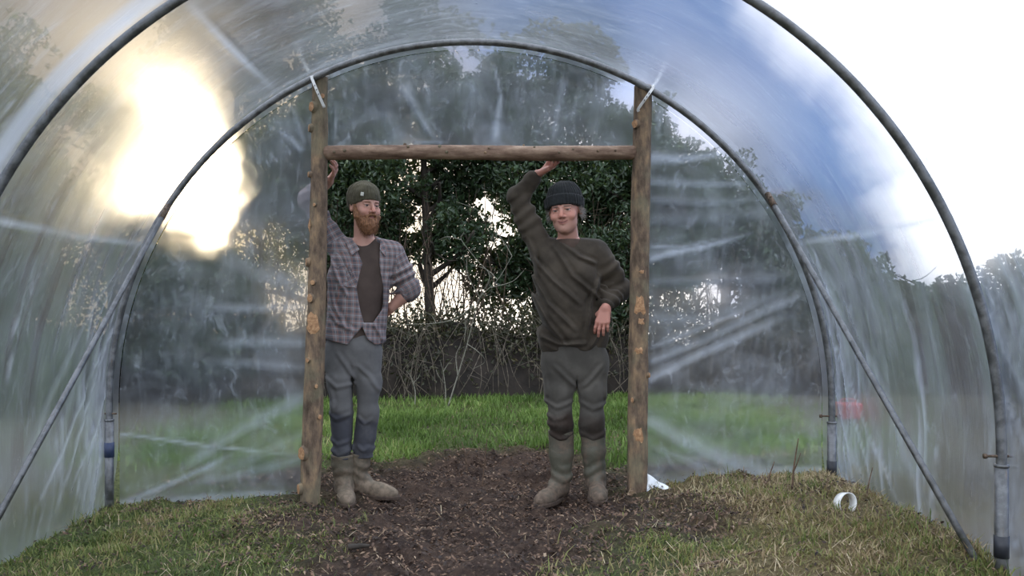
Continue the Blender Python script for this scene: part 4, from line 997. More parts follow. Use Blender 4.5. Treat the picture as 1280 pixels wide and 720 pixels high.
# ------------------------------------------------------------------ head and hand
class Head:
    def __init__(s, c, yaw, pitch=0.0, roll=0.0, sc=1.0, jaw=1.0, wide=1.0, smile=0.0):
        s.w = wide; s.smile = smile; s.c = np.asarray(c, float); s.s = sc; s.jaw = jaw
        f = np.array([math.sin(yaw)*math.cos(pitch), -math.cos(yaw)*math.cos(pitch), math.sin(pitch)])
        u0 = np.array([0, 0, 1.0]); sd = nrm(np.cross(u0, f))       # sd: towards the viewer's right when the face looks at the viewer
        up = np.cross(f, sd); sd, up = sd*math.cos(roll)+up*math.sin(roll), up*math.cos(roll)-sd*math.sin(roll)
        s.M = np.stack([sd, f, up])
    def loc(s, P):
        q = (P-s.c)@s.M.T/s.s; q[:, 0] /= s.w; return q
    def wld(s, q): return s.c+(np.asarray(q, float)*s.s*np.array([s.w, 1, 1]))@s.M
    def skull(s, q, grow=0.0):
        d = ell(q, (0, -0.014, 0.036), (0.076+grow, 0.098+grow, 0.088+grow))
        d = smin(d, ell(q, (0, 0.022, -0.028), (0.061+grow, 0.066+grow, 0.084+grow)), 0.03)
        d = smin(d, ell(q, (0, 0.028, -0.074), (0.049*s.jaw+grow, 0.050+grow, 0.044+grow)), 0.03)
        return smin(d, ell(q, (0, 0.064, -0.100), (0.022+grow, 0.020+grow, 0.018+grow)), 0.025)
    def f(s, P):
        q = s.loc(P); d = s.skull(q); ax = np.abs(q[:, 0]); qs = q.copy(); qs[:, 0] = ax
        d = smin(d, ell(qs, (0.043, 0.056, -0.022), (0.022, 0.020, 0.018)), 0.018)
        d = smin(d, cap(qs, (0.010, 0.085, 0.021), (0.040, 0.072, 0.022), 0.009, 0.009), 0.014)
        d = smax(d, -ell(qs, (0.031, 0.098, 0.003), (0.020, 0.020, 0.013)), 0.010)
        d = smin(d, cap(q, (0, 0.084, 0.014), (0, 0.109, -0.030), 0.0075, 0.0115), 0.010)
        d = smin(d, ell(qs, (0.0125, 0.095, -0.034), (0.0085, 0.011, 0.0085)), 0.006)
        d = smin(d, ell(qs, (0.031, 0.073, 0.003), (0.0128, 0.0128, 0.0128)), 0.001)
        d = smin(d, cap(qs, (0.018, 0.082, 0.009), (0.044, 0.076, 0.009), 0.0050, 0.0045), 0.003)
        d = smin(d, cap(qs, (0.019, 0.081, -0.008), (0.043, 0.076, -0.007), 0.0042, 0.004), 0.004)
        qs[:, 2] -= s.smile*np.clip(ax/0.025, 0, 1.4)**2*np.exp(-((q[:, 2]+0.062)/0.025)**2)
        d = smin(d, cap(qs, (0.0, 0.089, -0.0585), (0.023, 0.079, -0.061), 0.0062, 0.0040), 0.006)
        d = smin(d, cap(qs, (0.0, 0.087, -0.0690), (0.021, 0.079, -0.067), 0.0070, 0.0040), 0.006)
        d = smax(d, -cap(qs, (0.0, 0.098, -0.0638), (0.025, 0.086, -0.0635), 0.0030, 0.0016), 0.003)
        ear = smax(ell(qs, (0.079, -0.012, -0.004), (0.010, 0.021, 0.033)), -ell(qs, (0.090, -0.006, -0.002), (0.010, 0.012, 0.020)), 0.006)
        d = smin(d, ear, 0.006)
        qs[:, 2] = q[:, 2]; d = smin(d, ell(qs, (0.040, 0.066, -0.036), (0.019, 0.018, 0.015)), 0.016) if s.smile else d
        return d*s.s
    def paint(s, P, col, skin, brow, lip, stubble=None, red=0.0):
        q = s.loc(P); qs = q.copy(); qs[:, 0] = np.abs(qs[:, 0])
        hd = (np.linalg.norm(q, axis=1) < 0.17) & (q[:, 2] > -0.135)
        def put(m, c, a=1.0):
            a = np.where(hd, np.clip(m, 0, 1)*a, 0)[:, None]; col[:] = col*(1-a)+np.array(c)*a
        put(np.exp(-((qs[:, 0]-0.045)/0.02)**2-((q[:, 2]+0.025)/0.022)**2)*(q[:, 1] > 0.02), np.array(skin)*np.array([1.10, 0.78, 0.74]), 0.35+red)
        put(np.exp(-(q[:, 0]/0.016)**2-((q[:, 2]+0.026)/0.018)**2)*(q[:, 1] > 0.08), np.array(skin)*np.array([1.08, 0.74, 0.70]), 0.6+red)
        if stubble is not None:
            put(sstep(-0.040, -0.065, q[:, 2]-0.02*np.abs(q[:, 1]-0.05))*sstep(0.0, 0.03, q[:, 1]), stubble, 0.20)
        qz = q[:, 2]-s.smile*np.clip(qs[:, 0]/0.025, 0, 1.4)**2*np.exp(-((q[:, 2]+0.062)/0.025)**2)
        put(sstep(0.0150, 0.0115, np.abs(qz+0.0640)*1.3)*sstep(0.027, 0.021, qs[:, 0])*(q[:, 1] > 0.072)*sstep(0.016, 0.009, np.abs(qz+0.064)), lip, 0.75)
        put(sstep(0.0045, 0.0018, np.abs(qz+0.0638))*sstep(0.028, 0.022, qs[:, 0])*(q[:, 1] > 0.070), (0.10, 0.035, 0.03), 0.9)
        put(sstep(0.0055, 0.0025, np.abs(q[:, 2]-0.0205+0.10*np.maximum(qs[:, 0]-0.032, 0)))*sstep(0.013, 0.017, qs[:, 0])*sstep(0.050, 0.044, qs[:, 0])*(q[:, 1] > 0.055), brow, 0.85)
        de = np.linalg.norm(qs-np.array([0.031, 0.073, 0.003]), axis=1)
        eye = (de < 0.0137)*(np.abs(q[:, 2]-0.001) < 0.0052)*(q[:, 1] > 0.078)
        put(eye, (0.34, 0.29, 0.26)); r = np.hypot(qs[:, 0]-0.031, q[:, 2]-0.0015)
        put(eye*(r < 0.0066), (0.035, 0.030, 0.026)); put(eye*(r < 0.003), (0.01, 0.01, 0.01))
        put(sstep(0.0022, 0.0008, np.abs(q[:, 2]-0.0062))*sstep(0.0155, 0.012, np.abs(qs[:, 0]-0.031))*(q[:, 1] > 0.07), (0.09, 0.05, 0.04), 0.8)
        put(np.exp(-((qs[:, 0]-0.0085)/0.0035)**2-((q[:, 2]+0.0425)/0.003)**2)*(q[:, 1] > 0.08), (0.12, 0.05, 0.04), 0.8)
def hand(P, wrist, d, n, s, curls=(0.35, 0.45, 0.35), thumb=0.3, sc=1.0, spread=0.10, per=(0, 0, 0, 0)):
    """wrist, pointing direction d, palm side n, thumb side s"""
    w = np.asarray(wrist, float); d = nrm(d); n = np.asarray(n, float); n = nrm(n-d*(n@d)); s0 = np.cross(n, d); s0 = s0*np.sign(s0@np.asarray(s, float)); s = nrm(s0)
    offs = (0.031, 0.0105, -0.0105, -0.030); up = (0.086, 0.090, 0.086, 0.078); ln = (0.074, 0.083, 0.077, 0.060); rd = (0.0094, 0.0096, 0.0092, 0.0082)
    palm = None
    for o, u in zip(offs, up):
        c = cap(P, w+s*o*0.55*sc+d*0.012*sc, w+(s*o+d*u)*sc, 0.0165*sc, 0.0125*sc); palm = c if palm is None else smin(palm, c, 0.014*sc)
    fing = None
    for i in range(4):
        p = w+(s*offs[i]+d*up[i])*sc; side = s*spread*(1.2-0.8*i); a = 0.0; fd = None
        for L, c_, r0, r1 in ((0.46, curls[0], rd[i]*1.08, rd[i]), (0.30, curls[1], rd[i], rd[i]*0.92), (0.26, curls[2], rd[i]*0.92, rd[i]*0.78)):
            a += c_*(1+per[i]); q = p+nrm(d*math.cos(a)+n*math.sin(a)+side*max(0, math.cos(a)))*ln[i]*L*sc
            c = cap(P, p, q, r0*sc, r1*sc); fd = c if fd is None else smin(fd, c, 0.003*sc); p = q
        fing = fd if fing is None else smin(fing, fd, 0.0015*sc)
    out = smin(palm, fing, 0.006*sc)
    t0 = w+(d*0.022+s*0.020+n*0.006)*sc; t1 = t0+nrm(d*0.62+s*0.70+n*(0.25+thumb*0.5))*0.047*sc; t2 = t1+nrm(d*0.80+s*0.45+n*(0.2+thumb))*0.036*sc; t3 = t2+nrm(d*0.92+s*0.15+n*(0.2+thumb*1.4))*0.029*sc
    th = chain(P, [t0, t1, t2, t3], [0.0165*sc, 0.0125*sc, 0.0105*sc, 0.0085*sc], 0.004*sc)
    return smin(out, th, 0.010*sc)

def skin_mat():
    nt = mat('weathered skin'); c = nt.attr('Col', 'Color'); v = nt.coord()
    n = nt.noise(v, 90, 4, 0.6).outputs[0]
    c = nt.mix(nt.rng(n, 0.35, 0.7, 0.0, 0.15), c, nt.mix(0.5, c, (0.45, 0.16, 0.12)))
    b = nt.node('ShaderNodeBsdfPrincipled', Base__Color=c, Roughness=0.55, Specular__IOR__Level=0.35, Subsurface__Weight=0.12, Subsurface__Scale=0.01)
    b.inputs['Subsurface Radius'].default_value = (1.0, 0.35, 0.2)
    nt.set(b, 'Normal', nt.bump(nt.noise(v, 260, 3).outputs[0], 0.15, 0.003)); return surf(nt, b)
SKINM = skin_mat()
def cloth(name, base, var=0.2, weave=900, rough=0.9, fuzz=0.25, dirt=None, scale=5):
    """cloth; an optional second colour follows the attribute 'patch'"""
    nt = mat(name); v = nt.coord(); n = nt.noise(v, scale, 5, 0.6).outputs[0]
    c = nt.mix(nt.rng(n, 0.3, 0.7), tuple(x*(1-var) for x in base), tuple(x*(1+var) for x in base))
    if dirt is not None:
        f = nt.math('MULTIPLY', nt.attr('patch'), nt.rng(nt.noise(v, 11, 5, 0.65).outputs[0], 0.25, 0.55, 0.45, 1.0), clamp=True); c = nt.mix(f, c, dirt)
    b = nt.node('ShaderNodeBsdfPrincipled', Base__Color=c, Roughness=rough, Specular__IOR__Level=0.15, Sheen__Weight=fuzz*0.25, Sheen__Roughness=0.4)
    nt.set(b, 'Normal', nt.bump(nt.noise(v, weave, 2).outputs[0], 0.25, 0.002)); return surf(nt, b)
def rubber(name, base, mud):
    nt = mat(name); v = nt.coord(); n = nt.noise(v, 10, 6, 0.65).outputs[0]
    f = nt.math('ADD', nt.math('MULTIPLY', nt.attr('patch'), 0.8), nt.rng(n, 0.40, 0.66, 0.0, 0.75), clamp=True)
    c = nt.mix(f, base, nt.mix(nt.rng(nt.noise(v, 40, 5).outputs[0], 0.35, 0.65), mud, tuple(x*1.7 for x in mud)))
    b = nt.node('ShaderNodeBsdfPrincipled', Base__Color=c, Roughness=nt.rng(f, 0, 1, 0.5, 0.9), Specular__IOR__Level=0.35)
    nt.set(b, 'Normal', nt.bump(nt.noise(v, 55, 5, 0.65).outputs[0], 0.5, 0.006)); return surf(nt, b)
def knit(name, base):
    nt = mat(name); u = nt.attr('pu'); v = nt.attr('pv')
    rib = nt.math('SINE', nt.math('MULTIPLY', u, 2*math.pi*46)); st = nt.math('SINE', nt.math('MULTIPLY', v, 2*math.pi*180))
    h = nt.math('ADD', nt.math('MULTIPLY', rib, 0.7), nt.math('MULTIPLY', st, 0.3)); n = nt.noise(nt.coord(), 14, 5, 0.6).outputs[0]
    c = nt.mix(nt.rng(n, 0.3, 0.7), tuple(x*0.78 for x in base), tuple(x*1.25 for x in base))
    b = nt.node('ShaderNodeBsdfPrincipled', Base__Color=c, Roughness=0.95, Specular__IOR__Level=0.1, Sheen__Weight=0.08)
    nt.set(b, 'Normal', nt.bump(h, 0.6, 0.0025)); return surf(nt, b)
def plaid_mat():
    nt = mat('plaid flannel'); u = nt.attr('pu'); v = nt.attr('pv')
    def band(x, per, off, w, soft=0.012):
        fr = nt.math('FRACT', nt.math('ADD', nt.math('DIVIDE', x, per), off)); d = nt.math('ABSOLUTE', nt.math('SUBTRACT', fr, 0.5))
        return nt.rng(d, w/2+soft, w/2-soft)
    c = nt.mix(nt.rng(nt.noise(nt.coord(), 6, 4).outputs[0], 0.3, 0.7), (0.150, 0.146, 0.156), (0.215, 0.208, 0.215))
    P_ = 0.041
    for x in (u, v):
        c = nt.mix(nt.math('MULTIPLY', band(x, P_, 0.0, 0.36), 0.45), c, (0.055, 0.054, 0.066))
    for x in (u, v):
        c = nt.mix(nt.math('MULTIPLY', band(x, P_, 0.28, 0.10), 0.55), c, (0.27, 0.12, 0.095))
        c = nt.mix(nt.math('MULTIPLY', band(x, P_, 0.50, 0.08), 0.42), c, (0.38, 0.37, 0.38))
        c = nt.mix(nt.math('MULTIPLY', band(x, P_, 0.74, 0.06), 0.45), c, (0.34, 0.15, 0.11))
    b = nt.node('ShaderNodeBsdfPrincipled', Base__Color=c, Roughness=0.92, Specular__IOR__Level=0.12, Sheen__Weight=0.05)
    nt.set(b, 'Normal', nt.bump(nt.noise(nt.coord(), 700, 2).outputs[0], 0.2, 0.002)); return surf(nt, b)
def hair_mat(name, a, b_, rough=0.6):
    nt = mat(name); v = nt.coord(); n = nt.noise(nt.scale(v, (1, 1, 0.22)), 160, 4, 0.6).outputs[0]
    b = nt.node('ShaderNodeBsdfPrincipled', Base__Color=nt.mix(nt.rng(n, 0.3, 0.7), a, b_), Roughness=rough, Specular__IOR__Level=0.3)
    nt.set(b, 'Normal', nt.bump(n, 0.9, 0.008)); return surf(nt, b)
def patch_of(fn): return lambda V: {'patch': fn(V)}
def strands(name, roots, dirs, L, rad, matl, parent, seed, curl=0.25, n=5):
    r = np.random.default_rng(seed); b = Bag()
    for p, d in zip(roots, dirs):
        l = L*r.uniform(0.5, 1.15); k = r.normal(0, curl, 3)
        P = np.array([p+d*l*t+k*l*t*t*0.5+np.array([0, 0, -0.25*l*t*t]) for t in np.linspace(0, 1, n)])
        b.tube(P, np.linspace(rad, rad*0.25, n), 4)
    return link(name, b.me(name), matl, parent)

def boot(parent, heel, toe_dir, ankle, top, r_top, r_ank, matl, solem, label=None, L=0.29, seed=1):
    """wellington boot: sole on the ground at heel, foot along toe_dir, shaft up to top"""
    g = heel[2]; t = nrm(np.array([toe_dir[0], toe_dir[1], 0])); sd = np.array([-t[1], t[0], 0])
    h0 = np.array(heel, float); M = np.stack([sd, t, [0, 0, 1.0]])
    def foot(P):
        q = (P-h0)@M.T
        a = ell(q, (0, 0.030, 0.045), (0.041, 0.058, 0.055)); b = ell(q, (0, L*0.68, 0.030), (0.049, 0.098, 0.048)); m = cap(q, (0, 0.05, 0.06), (0, L*0.62, 0.040), 0.046, 0.042)
        return smin(smin(a, b, 0.04), m, 0.03)
    def f(P):
        d = chain(P, [h0+t*0.045+[0, 0, 0.075], np.asarray(ankle), (np.asarray(ankle)+np.asarray(top))/2, np.asarray(top)], [0.050, r_ank, (r_ank+r_top)/2*1.04, r_top], 0.02)
        d = smin(d, foot(P), 0.045)
        d = smax(d, (P[:, 2]-top[2])*1.0, 0.006)
        z = P[:, 2]-g
        d = d-0.0035*np.sin(z*95+3*np.sin(P[:, 0]*25+seed))*np.exp(-((z-0.14)/0.06)**2)+wrinkle(P, 0.003, 12, 9, seed)
        return smax(d, g+0.012-P[:, 2], 0.006)
    lo = np.minimum.reduce([h0-[0.1, 0.1, 0.01], np.asarray(top)-0.1, h0+t*L*1.1-[0.08, 0.08, 0.01]]); hi = np.maximum.reduce([np.asarray(top)+0.1, h0+0.1, h0+t*L*1.1+[0.08, 0.08, 0.08]]); lo[2] = g-0.01; hi[2] = top[2]+0.02
    o = solid('boot', f, lo, hi, 0.0055, matl, parent, patch_of(lambda V: sstep(0.16, 0.03, V[:, 2]-g)))
    def sole(P):
        q = (P-h0)@M.T; pl = np.minimum(ell(q*[1, 1, 0.0], (0, 0.030, 0), (0.046, 0.064, 1)), smin(ell(q*[1, 1, 0.0], (0, L*0.68, 0), (0.054, 0.104, 1)), cap(q*[1, 1, 0.0], (0, 0.03, 0), (0, L*0.6, 0), 0.040, 0.044), 0.03))
        return smax(pl, np.abs(q[:, 2]-0.008)-0.012, 0.004)
    s = solid('sole', sole, lo-[0, 0, 0.015], np.array([hi[0], hi[1], g+0.05]), 0.005, solem, o, patch_of(lambda V: np.ones(len(V))))
    if label: tag(o, label)
    return o
MUD = (0.085, 0.062, 0.045)

# ================================================================== the man in the dark beanie (right)
YB = 5.00
def J(px, py, dy=0.0): return at(px, py, YB+dy)
def gz(p): return float(ground_z(p[0], p[1]))
rootB = empty('person', [at(720, 600, YB)[0], YB, float(ground_z(at(720, 600, YB)[0], YB))])
tag(rootB, 'person in dark beanie and dark brown sweatshirt, one arm raised to the crossbar', 'person')
hdB = Head(J(706, 264, -0.04), yaw=-0.30, pitch=-0.05, roll=0.10, sc=1.05, jaw=1.06, wide=1.06, smile=0.011)
neckB = J(711, 301, 0.02)
shR, shL = J(676, 309, 0.01), J(743, 316, 0.02)           # his right (viewer's left), his left
elR, wrR, knR = J(645, 246, -0.02), J(672, 218, -0.045), J(696, 205.5, -0.125)
elL, wrL = J(775, 361, 0.03), J(757, 385, -0.13)
hipR, hipL = J(698, 452, 0.01), J(740, 452, 0.01)
knR_, knL_ = J(701, 528, -0.035), J(739, 527, -0.05)
anR, anL = J(702, 600, 0.0), J(743, 598, -0.02)
heelR = J(703, 636, 0.03); heelL = J(744, 632, 0.02)
torsoB = [(J(0, 296)[2], J(711, 0)[0], YB+0.02, 0.075, 0.065), (J(0, 304)[2], J(711, 0)[0], YB+0.015, 0.158, 0.088), (J(0, 325)[2], J(709, 0)[0], YB, 0.195, 0.118),
          (J(0, 360)[2], J(709, 0)[0], YB-0.01, 0.198, 0.130), (J(0, 400)[2], J(714, 0)[0], YB-0.015, 0.196, 0.130), (J(0, 430)[2], J(717, 0)[0], YB, 0.192, 0.124), (J(0, 470)[2], J(719, 0)[0], YB, 0.170, 0.115)]
def handRB(P): return hand(P, wrR+(knR-wrR)*0.10, knR-wrR, (0.15, -0.45, 0.85), (-0.6, 0.2, 0.8), (0.25, 0.45, 0.40), 0.5, 0.98)
dL = nrm(J(750, 417, -0.16)-wrL)
def handLB(P): return hand(P, wrL, dL, (0.25, 0.75, 0.0), (-0.9, -0.3, 0.1), (0.22, 0.38, 0.35), 0.25, 0.97, 0.10, (0.15, 0, 0.1, 0.25))
def bodyB(P):
    d = loft(P, [(z, x, y, a-0.040, b-0.032) for z, x, y, a, b in torsoB], 0.0, 0.03)
    d = smin(d, cap(P, neckB-[0, 0, 0.03], hdB.wld((0, -0.020, -0.075)), 0.062, 0.054), 0.03)
    d = smin(d, chain(P, [shR, elR, wrR], [0.050, 0.040, 0.027], 0.02), 0.03)
    d = smin(d, chain(P, [shL, elL, wrL], [0.045, 0.036, 0.027], 0.02), 0.03)
    for h_, k_, a_ in ((hipR, knR_, anR), (hipL, knL_, anL)): d = smin(d, chain(P, [h_, k_, a_, a_+[0, 0.0, -0.05]], [0.060, 0.042, 0.032, 0.028], 0.02), 0.03)
    d = smin(d, near(P, hdB.c, 0.17, hdB.f), 0.012)
    d = smin(d, near(P, wrR, 0.22, handRB), 0.010); return smin(d, near(P, wrL, 0.22, handLB), 0.010)
SKB = (0.46, 0.245, 0.185)
def paintB(V):
    col = np.tile(np.array(SKB), (len(V), 1)); kn = np.minimum(np.linalg.norm(V-wrL, axis=1), np.linalg.norm(V-wrR, axis=1)); col *= np.where(kn < 0.24, 0.93, 1.0)[:, None]*np.where((kn < 0.24)[:, None], np.array([1.0, 0.88, 0.88]), 1.0)
    hdB.paint(V, col, SKB, (0.14, 0.11, 0.09), (0.42, 0.17, 0.14), (0.30, 0.21, 0.17), 0.1); return {'Col': col}
loB = [J(620, 0)[0], YB-0.36, anR[2]-0.12]; hiB = [J(800, 0)[0], YB+0.25, J(0, 190)[2]]
solid('body', bodyB, loB, hiB, 0.0034, SKINM, rootB, paintB)
SWF = [[J(*p) for p in l] for l in (((664, 322), (690, 352), (722, 380)), ((662, 340), (684, 380), (716, 412)), ((690, 308), (712, 345), (745, 372)), ((700, 304), (722, 322), (742, 330)), ((664, 365), (682, 402), (706, 432)),
       ((748, 345), (735, 380), (728, 425)), ((757, 390), (748, 412), (735, 434)), ((660, 300), (668, 322), (672, 345)), ((676, 420), (700, 430), (730, 428)))]
def creases(P, lines, Yf, amp):
    out = 0
    for l in lines:
        dm = np.full(len(P), 9.0)
        for a, b in zip(l[:-1], l[1:]):
            e = np.array([b[0]-a[0], b[2]-a[2]]); q = P[:, [0, 2]]-np.array([a[0], a[2]]); t = np.clip(q@e/(e@e), 0, 1)
            dm = np.minimum(dm, np.hypot(q[:, 0]-t*e[0], q[:, 1]-t*e[1]))
        L0 = np.linalg.norm(P[:, [0, 2]]-np.array([(l[0][0]+l[-1][0])/2, (l[0][2]+l[-1][2])/2]), axis=1)/np.hypot(l[0][0]-l[-1][0], l[0][2]-l[-1][2])
        out = out+amp*(np.exp(-(dm/0.011)**2)-0.55*np.exp(-((dm-0.022)/0.012)**2))*sstep(0.62, 0.35, L0)
    return out*sstep(Yf+0.06, Yf-0.02, P[:, 1])
def sweatB(P):
    d = loft(P, torsoB, 0.0, 0.03)
    d = smin(d, chain(P, [shR, elR, wrR*0.92+elR*0.08-(wrR-elR)*0.12], [0.076, 0.056, 0.043], 0.03), 0.05)
    d = smin(d, chain(P, [shL, (shL+elL)/2, elL, wrL+(elL-wrL)*0.16], [0.072, 0.068, 0.062, 0.046], 0.03), 0.05)
    s = np.clip((shR[2]+0.02-P[:, 2])/0.6, 0, 1)
    d = d+wrinkle(P, 0.013, 5.0, 3.0, 3)+0.006*(1-np.abs(fbm(P*np.array([9, 9, 7.0])+fbm(P*3, 2, 2)[:, None]*0.8, 14, 2)))+0.006*np.sin((P[:, 0]*0.8+P[:, 2]*0.9)*34+3*fbm(P*3, 5, 2))*sstep(0.0, 0.3, s)
    for a, b in ((shR, elR), (shL, elL), (elL, wrL)):
        ba = b-a; t = np.clip((P-a)@ba/(ba@ba), 0, 1); dist = np.linalg.norm(P-a-t[:, None]*ba, axis=1)
        d = d+0.005*np.sin(t*26+4*fbm(P*5, 8, 2))*(dist < 0.12)*sstep(0.15, 0.5, t)
    hem = J(0, 440)[2]+0.012*np.sin((P[:, 0])*14)
    d = smax(d, hem-P[:, 2], 0.012)
    d = d-0.006
    # ribbed hem band draws in
    d = d+0.010*sstep(0.05, 0.0, P[:, 2]-hem)
    d = d-creases(P, SWF, YB, 0.011)
    # neck hole
    d = smax(d, -cap(P, neckB-[0, 0.035, 0.025], hdB.wld((0, 0.01, -0.05)), 0.060, 0.09), 0.010)
    return d
solid('sweatshirt', sweatB, loB, hiB, 0.0062, cloth('dark brown sweatshirt', (0.056, 0.046, 0.035), 0.40, fuzz=0.3), rootB)
def teeB(P):
    d = np.abs(cap(P, neckB-[0, 0.02, 0.03], neckB+[0, -0.012, 0.012], 0.078, 0.069))-0.006
    return smax(d, np.abs(P[:, 2]-neckB[2]+0.030)-0.036, 0.004)
solid('t_shirt_collar', teeB, neckB-0.14, neckB+0.14, 0.005, cloth('faded brown jersey', (0.080, 0.056, 0.044)), rootB)
def legs(P, hips, knees, ends, tops, w, seed, cut, kneebulge=0.0):
    d = loft(P, tops, 0.0, 0.02); lg = None
    for h_, k_, a_ in zip(hips, knees, ends):
        c = chain(P, [h_, (h_+k_)/2, k_, a_], w, 0.03); lg = c if lg is None else smin(lg, c, 0.006)
    d = smin(d, lg, 0.028)
    mid = (hips[0][0]+hips[1][0])/2*np.ones(len(P)); zk = knees[0][2]; zt = hips[0][2]-0.12
    mid = np.interp(P[:, 2], [zk-0.2, zk, zt], [(ends[0][0]+ends[1][0])/2, (knees[0][0]+knees[1][0])/2, (hips[0][0]+hips[1][0])/2])
    d = smax(d, np.where(P[:, 2] < zt+0.05, 0.004*sstep(zt+0.05, zt-0.10, P[:, 2])-0.004+0.0025-np.abs(P[:, 0]-mid), -0.06+0.4*(zt-P[:, 2])), 0.012)
    for k_ in knees:
        d = d-0.0
        d = d-kneebulge*np.exp(-(np.linalg.norm(P-k_-[0, -0.05, 0], axis=1)/0.06)**2)
    d = d+wrinkle(P, 0.009, 6, 4, seed)+0.004*(1-np.abs(fbm(P*np.array([10, 10, 7.0]), seed+4, 2)))+0.0045*np.sin(P[:, 2]*58+9*fbm(P*3.2, seed+3, 2))*sstep(0.10, 0.0, np.minimum(np.abs(P[:, 2]-knees[0][2]+0.02), np.abs(P[:, 2]-cut-0.05)))
    return smax(d, cut-P[:, 2], 0.010)
topsB = [(J(0, 425)[2], J(717, 0)[0], YB, 0.172, 0.112), (J(0, 455)[2], J(719, 0)[0], YB+0.005, 0.186, 0.120), (J(0, 470)[2], J(719, 0)[0], YB+0.005, 0.165, 0.110), (J(0, 489)[2], J(719, 0)[0], YB+0.005, 0.060, 0.075)]
endR, endL = J(702, 556, -0.02), J(742, 552, -0.04)
TRB = [[J(*p) for p in l] for l in (((676, 498), (694, 507), (716, 500)), ((722, 500), (738, 508), (758, 502)), ((690, 455), (705, 470), (718, 482)), ((750, 455), (738, 470), (726, 482)), ((683, 540), (698, 546), (716, 541)), ((722, 538), (738, 545), (756, 538)), ((680, 515), (692, 522), (708, 517)), ((680, 465), (682, 485), (680, 505)), ((757, 465), (756, 485), (757, 505)))]
def trousB(P): return -creases(P, TRB, YB, 0.006)+legs(P, [hipR, hipL], [knR_, knL_], [endR, endL], topsB, [0.096, 0.087, 0.073, 0.068], 11, J(0, 548)[2], 0.010)
def padB(V):
    zz = V[:, 2]+0.03*fbm(V*9, 4, 2); z = sstep(J(0, 510)[2], J(0, 520)[2], zz)*sstep(YB+0.05, YB-0.01, V[:, 1]+0.02*fbm(V*12, 6, 2)); return z*np.where(V[:, 0] > J(720, 0)[0], 0.72, 1.0)
solid('trousers', trousB, loB, hiB, 0.0062, cloth('grey work trousers with muddy knees', (0.078, 0.072, 0.062), 0.30, dirt=(0.032, 0.023, 0.018)), rootB, patch_of(padB))
RUB = rubber('muddy olive rubber boots', (0.085, 0.082, 0.060), MUD); SOLE = rubber('muddy sole', (0.03, 0.026, 0.02), (0.055, 0.038, 0.028))
for hl, tdir, an, tp in ((heelR, (-0.55, -0.85), anR, J(701, 538, -0.02)), (heelL, (-0.05, -1), anL, J(741, 535, -0.035))):
    hl = np.array(hl); hl[2] = gz(hl)-0.006
    boot(rootB, hl, tdir, np.array([an[0], an[1]-0.012, hl[2]+0.13]), tp, 0.072, 0.056, RUB, SOLE, seed=int(tp[0]*100) % 7)
def hat(hd, name, lowz, slouch, matl, root, grow=0.017, fold=None, seed=1, tilt=0.0, top=0.0):
    def f(P):
        q = hd.loc(P)
        d = ell(q, (0, -0.018-slouch*0.3, 0.042+top*0.5), (0.079+grow, 0.101+grow+slouch*0.3, 0.088+grow+top*0.5))
        d = smin(d, ell(q, (0, -0.03-slouch, 0.075+top), (0.062, 0.07, 0.052)), 0.05)
        brim = lowz-tilt*(0.09-q[:, 1])
        if fold: d = d-0.009*sstep(0.010, 0.0, q[:, 2]-brim-fold)*(q[:, 2] > brim-0.01)
        d = d+0.004*fbm(q*18, seed, 3)+0.0012*np.sin(np.arctan2(q[:, 0], q[:, 1]+0.02)*34)
        d = smax(d, brim-q[:, 2], 0.007)
        return d*hd.s
    def at_(V):
        q = hd.loc(V); return {'pu': np.arctan2(q[:, 0], q[:, 1]+0.02)/(2*np.pi), 'pv': q[:, 2]}
    return solid(name, lambda P: near(P, hd.c, 0.22, f, 0.08), hd.c-0.2, hd.c+0.2, 0.0042, matl, root, at_)
hat(hdB, 'beanie', 0.030, 0.004, knit('charcoal knit', (0.022, 0.024, 0.025)), rootB, 0.012, fold=0.052, seed=5, tilt=0.20, top=0.020)
# grey hair showing round the ears
GREYH = hair_mat('grey hair', (0.16, 0.145, 0.13), (0.42, 0.40, 0.37))
r = np.random.default_rng(61)
for sx in (-1, 1):
    rt = []; dr = []
    for k in range(150):
        q = np.array([sx*(0.074+r.uniform(0, 0.006)), r.uniform(-0.075, 0.022), r.uniform(-0.035, 0.028)]); rt.append(hdB.wld(q))
        dr.append(nrm(np.array([sx*0.75, r.normal(0, 0.4)-0.1, -0.5+r.normal(0, 0.35)]))@hdB.M)
    tag(strands('hair', rt, dr, 0.030, 0.0016, GREYH, rootB, 62+sx), 'tuft of grey hair over the ear')

# ================================================================== the bearded man (left)
YA = 5.09
def K(px, py, dy=0.0): return at(px, py, YA+dy)
rootA = empty('person', [K(441, 600)[0], YA, float(ground_z(K(441, 600)[0], YA))])
tag(rootA, 'person with reddish beard, olive beanie and open plaid shirt, leaning on the log post', 'person')
hdA = Head(K(456.5, 258.5, -0.01), yaw=0.60, pitch=-0.03, roll=-0.03, sc=1.0, jaw=1.0, smile=0.004)
neckA = K(455, 300, 0.03)
shRA, shLA = K(420, 305, 0.02), K(490, 317, 0.03)
elRA, wrRA, knRA = K(387, 250, 0.00), K(411, 227, -0.085), K(424, 206, -0.185)
elLA, wrLA = K(513, 361, 0.07), K(490, 384, 0.075)
hipRA, hipLA = K(426, 440, 0.0), K(459, 440, 0.01)
knRA_, knLA_ = K(429, 512, -0.05), K(459, 516, -0.01)
anRA, anLA = K(430, 598, 0.0), K(447, 596, 0.04)
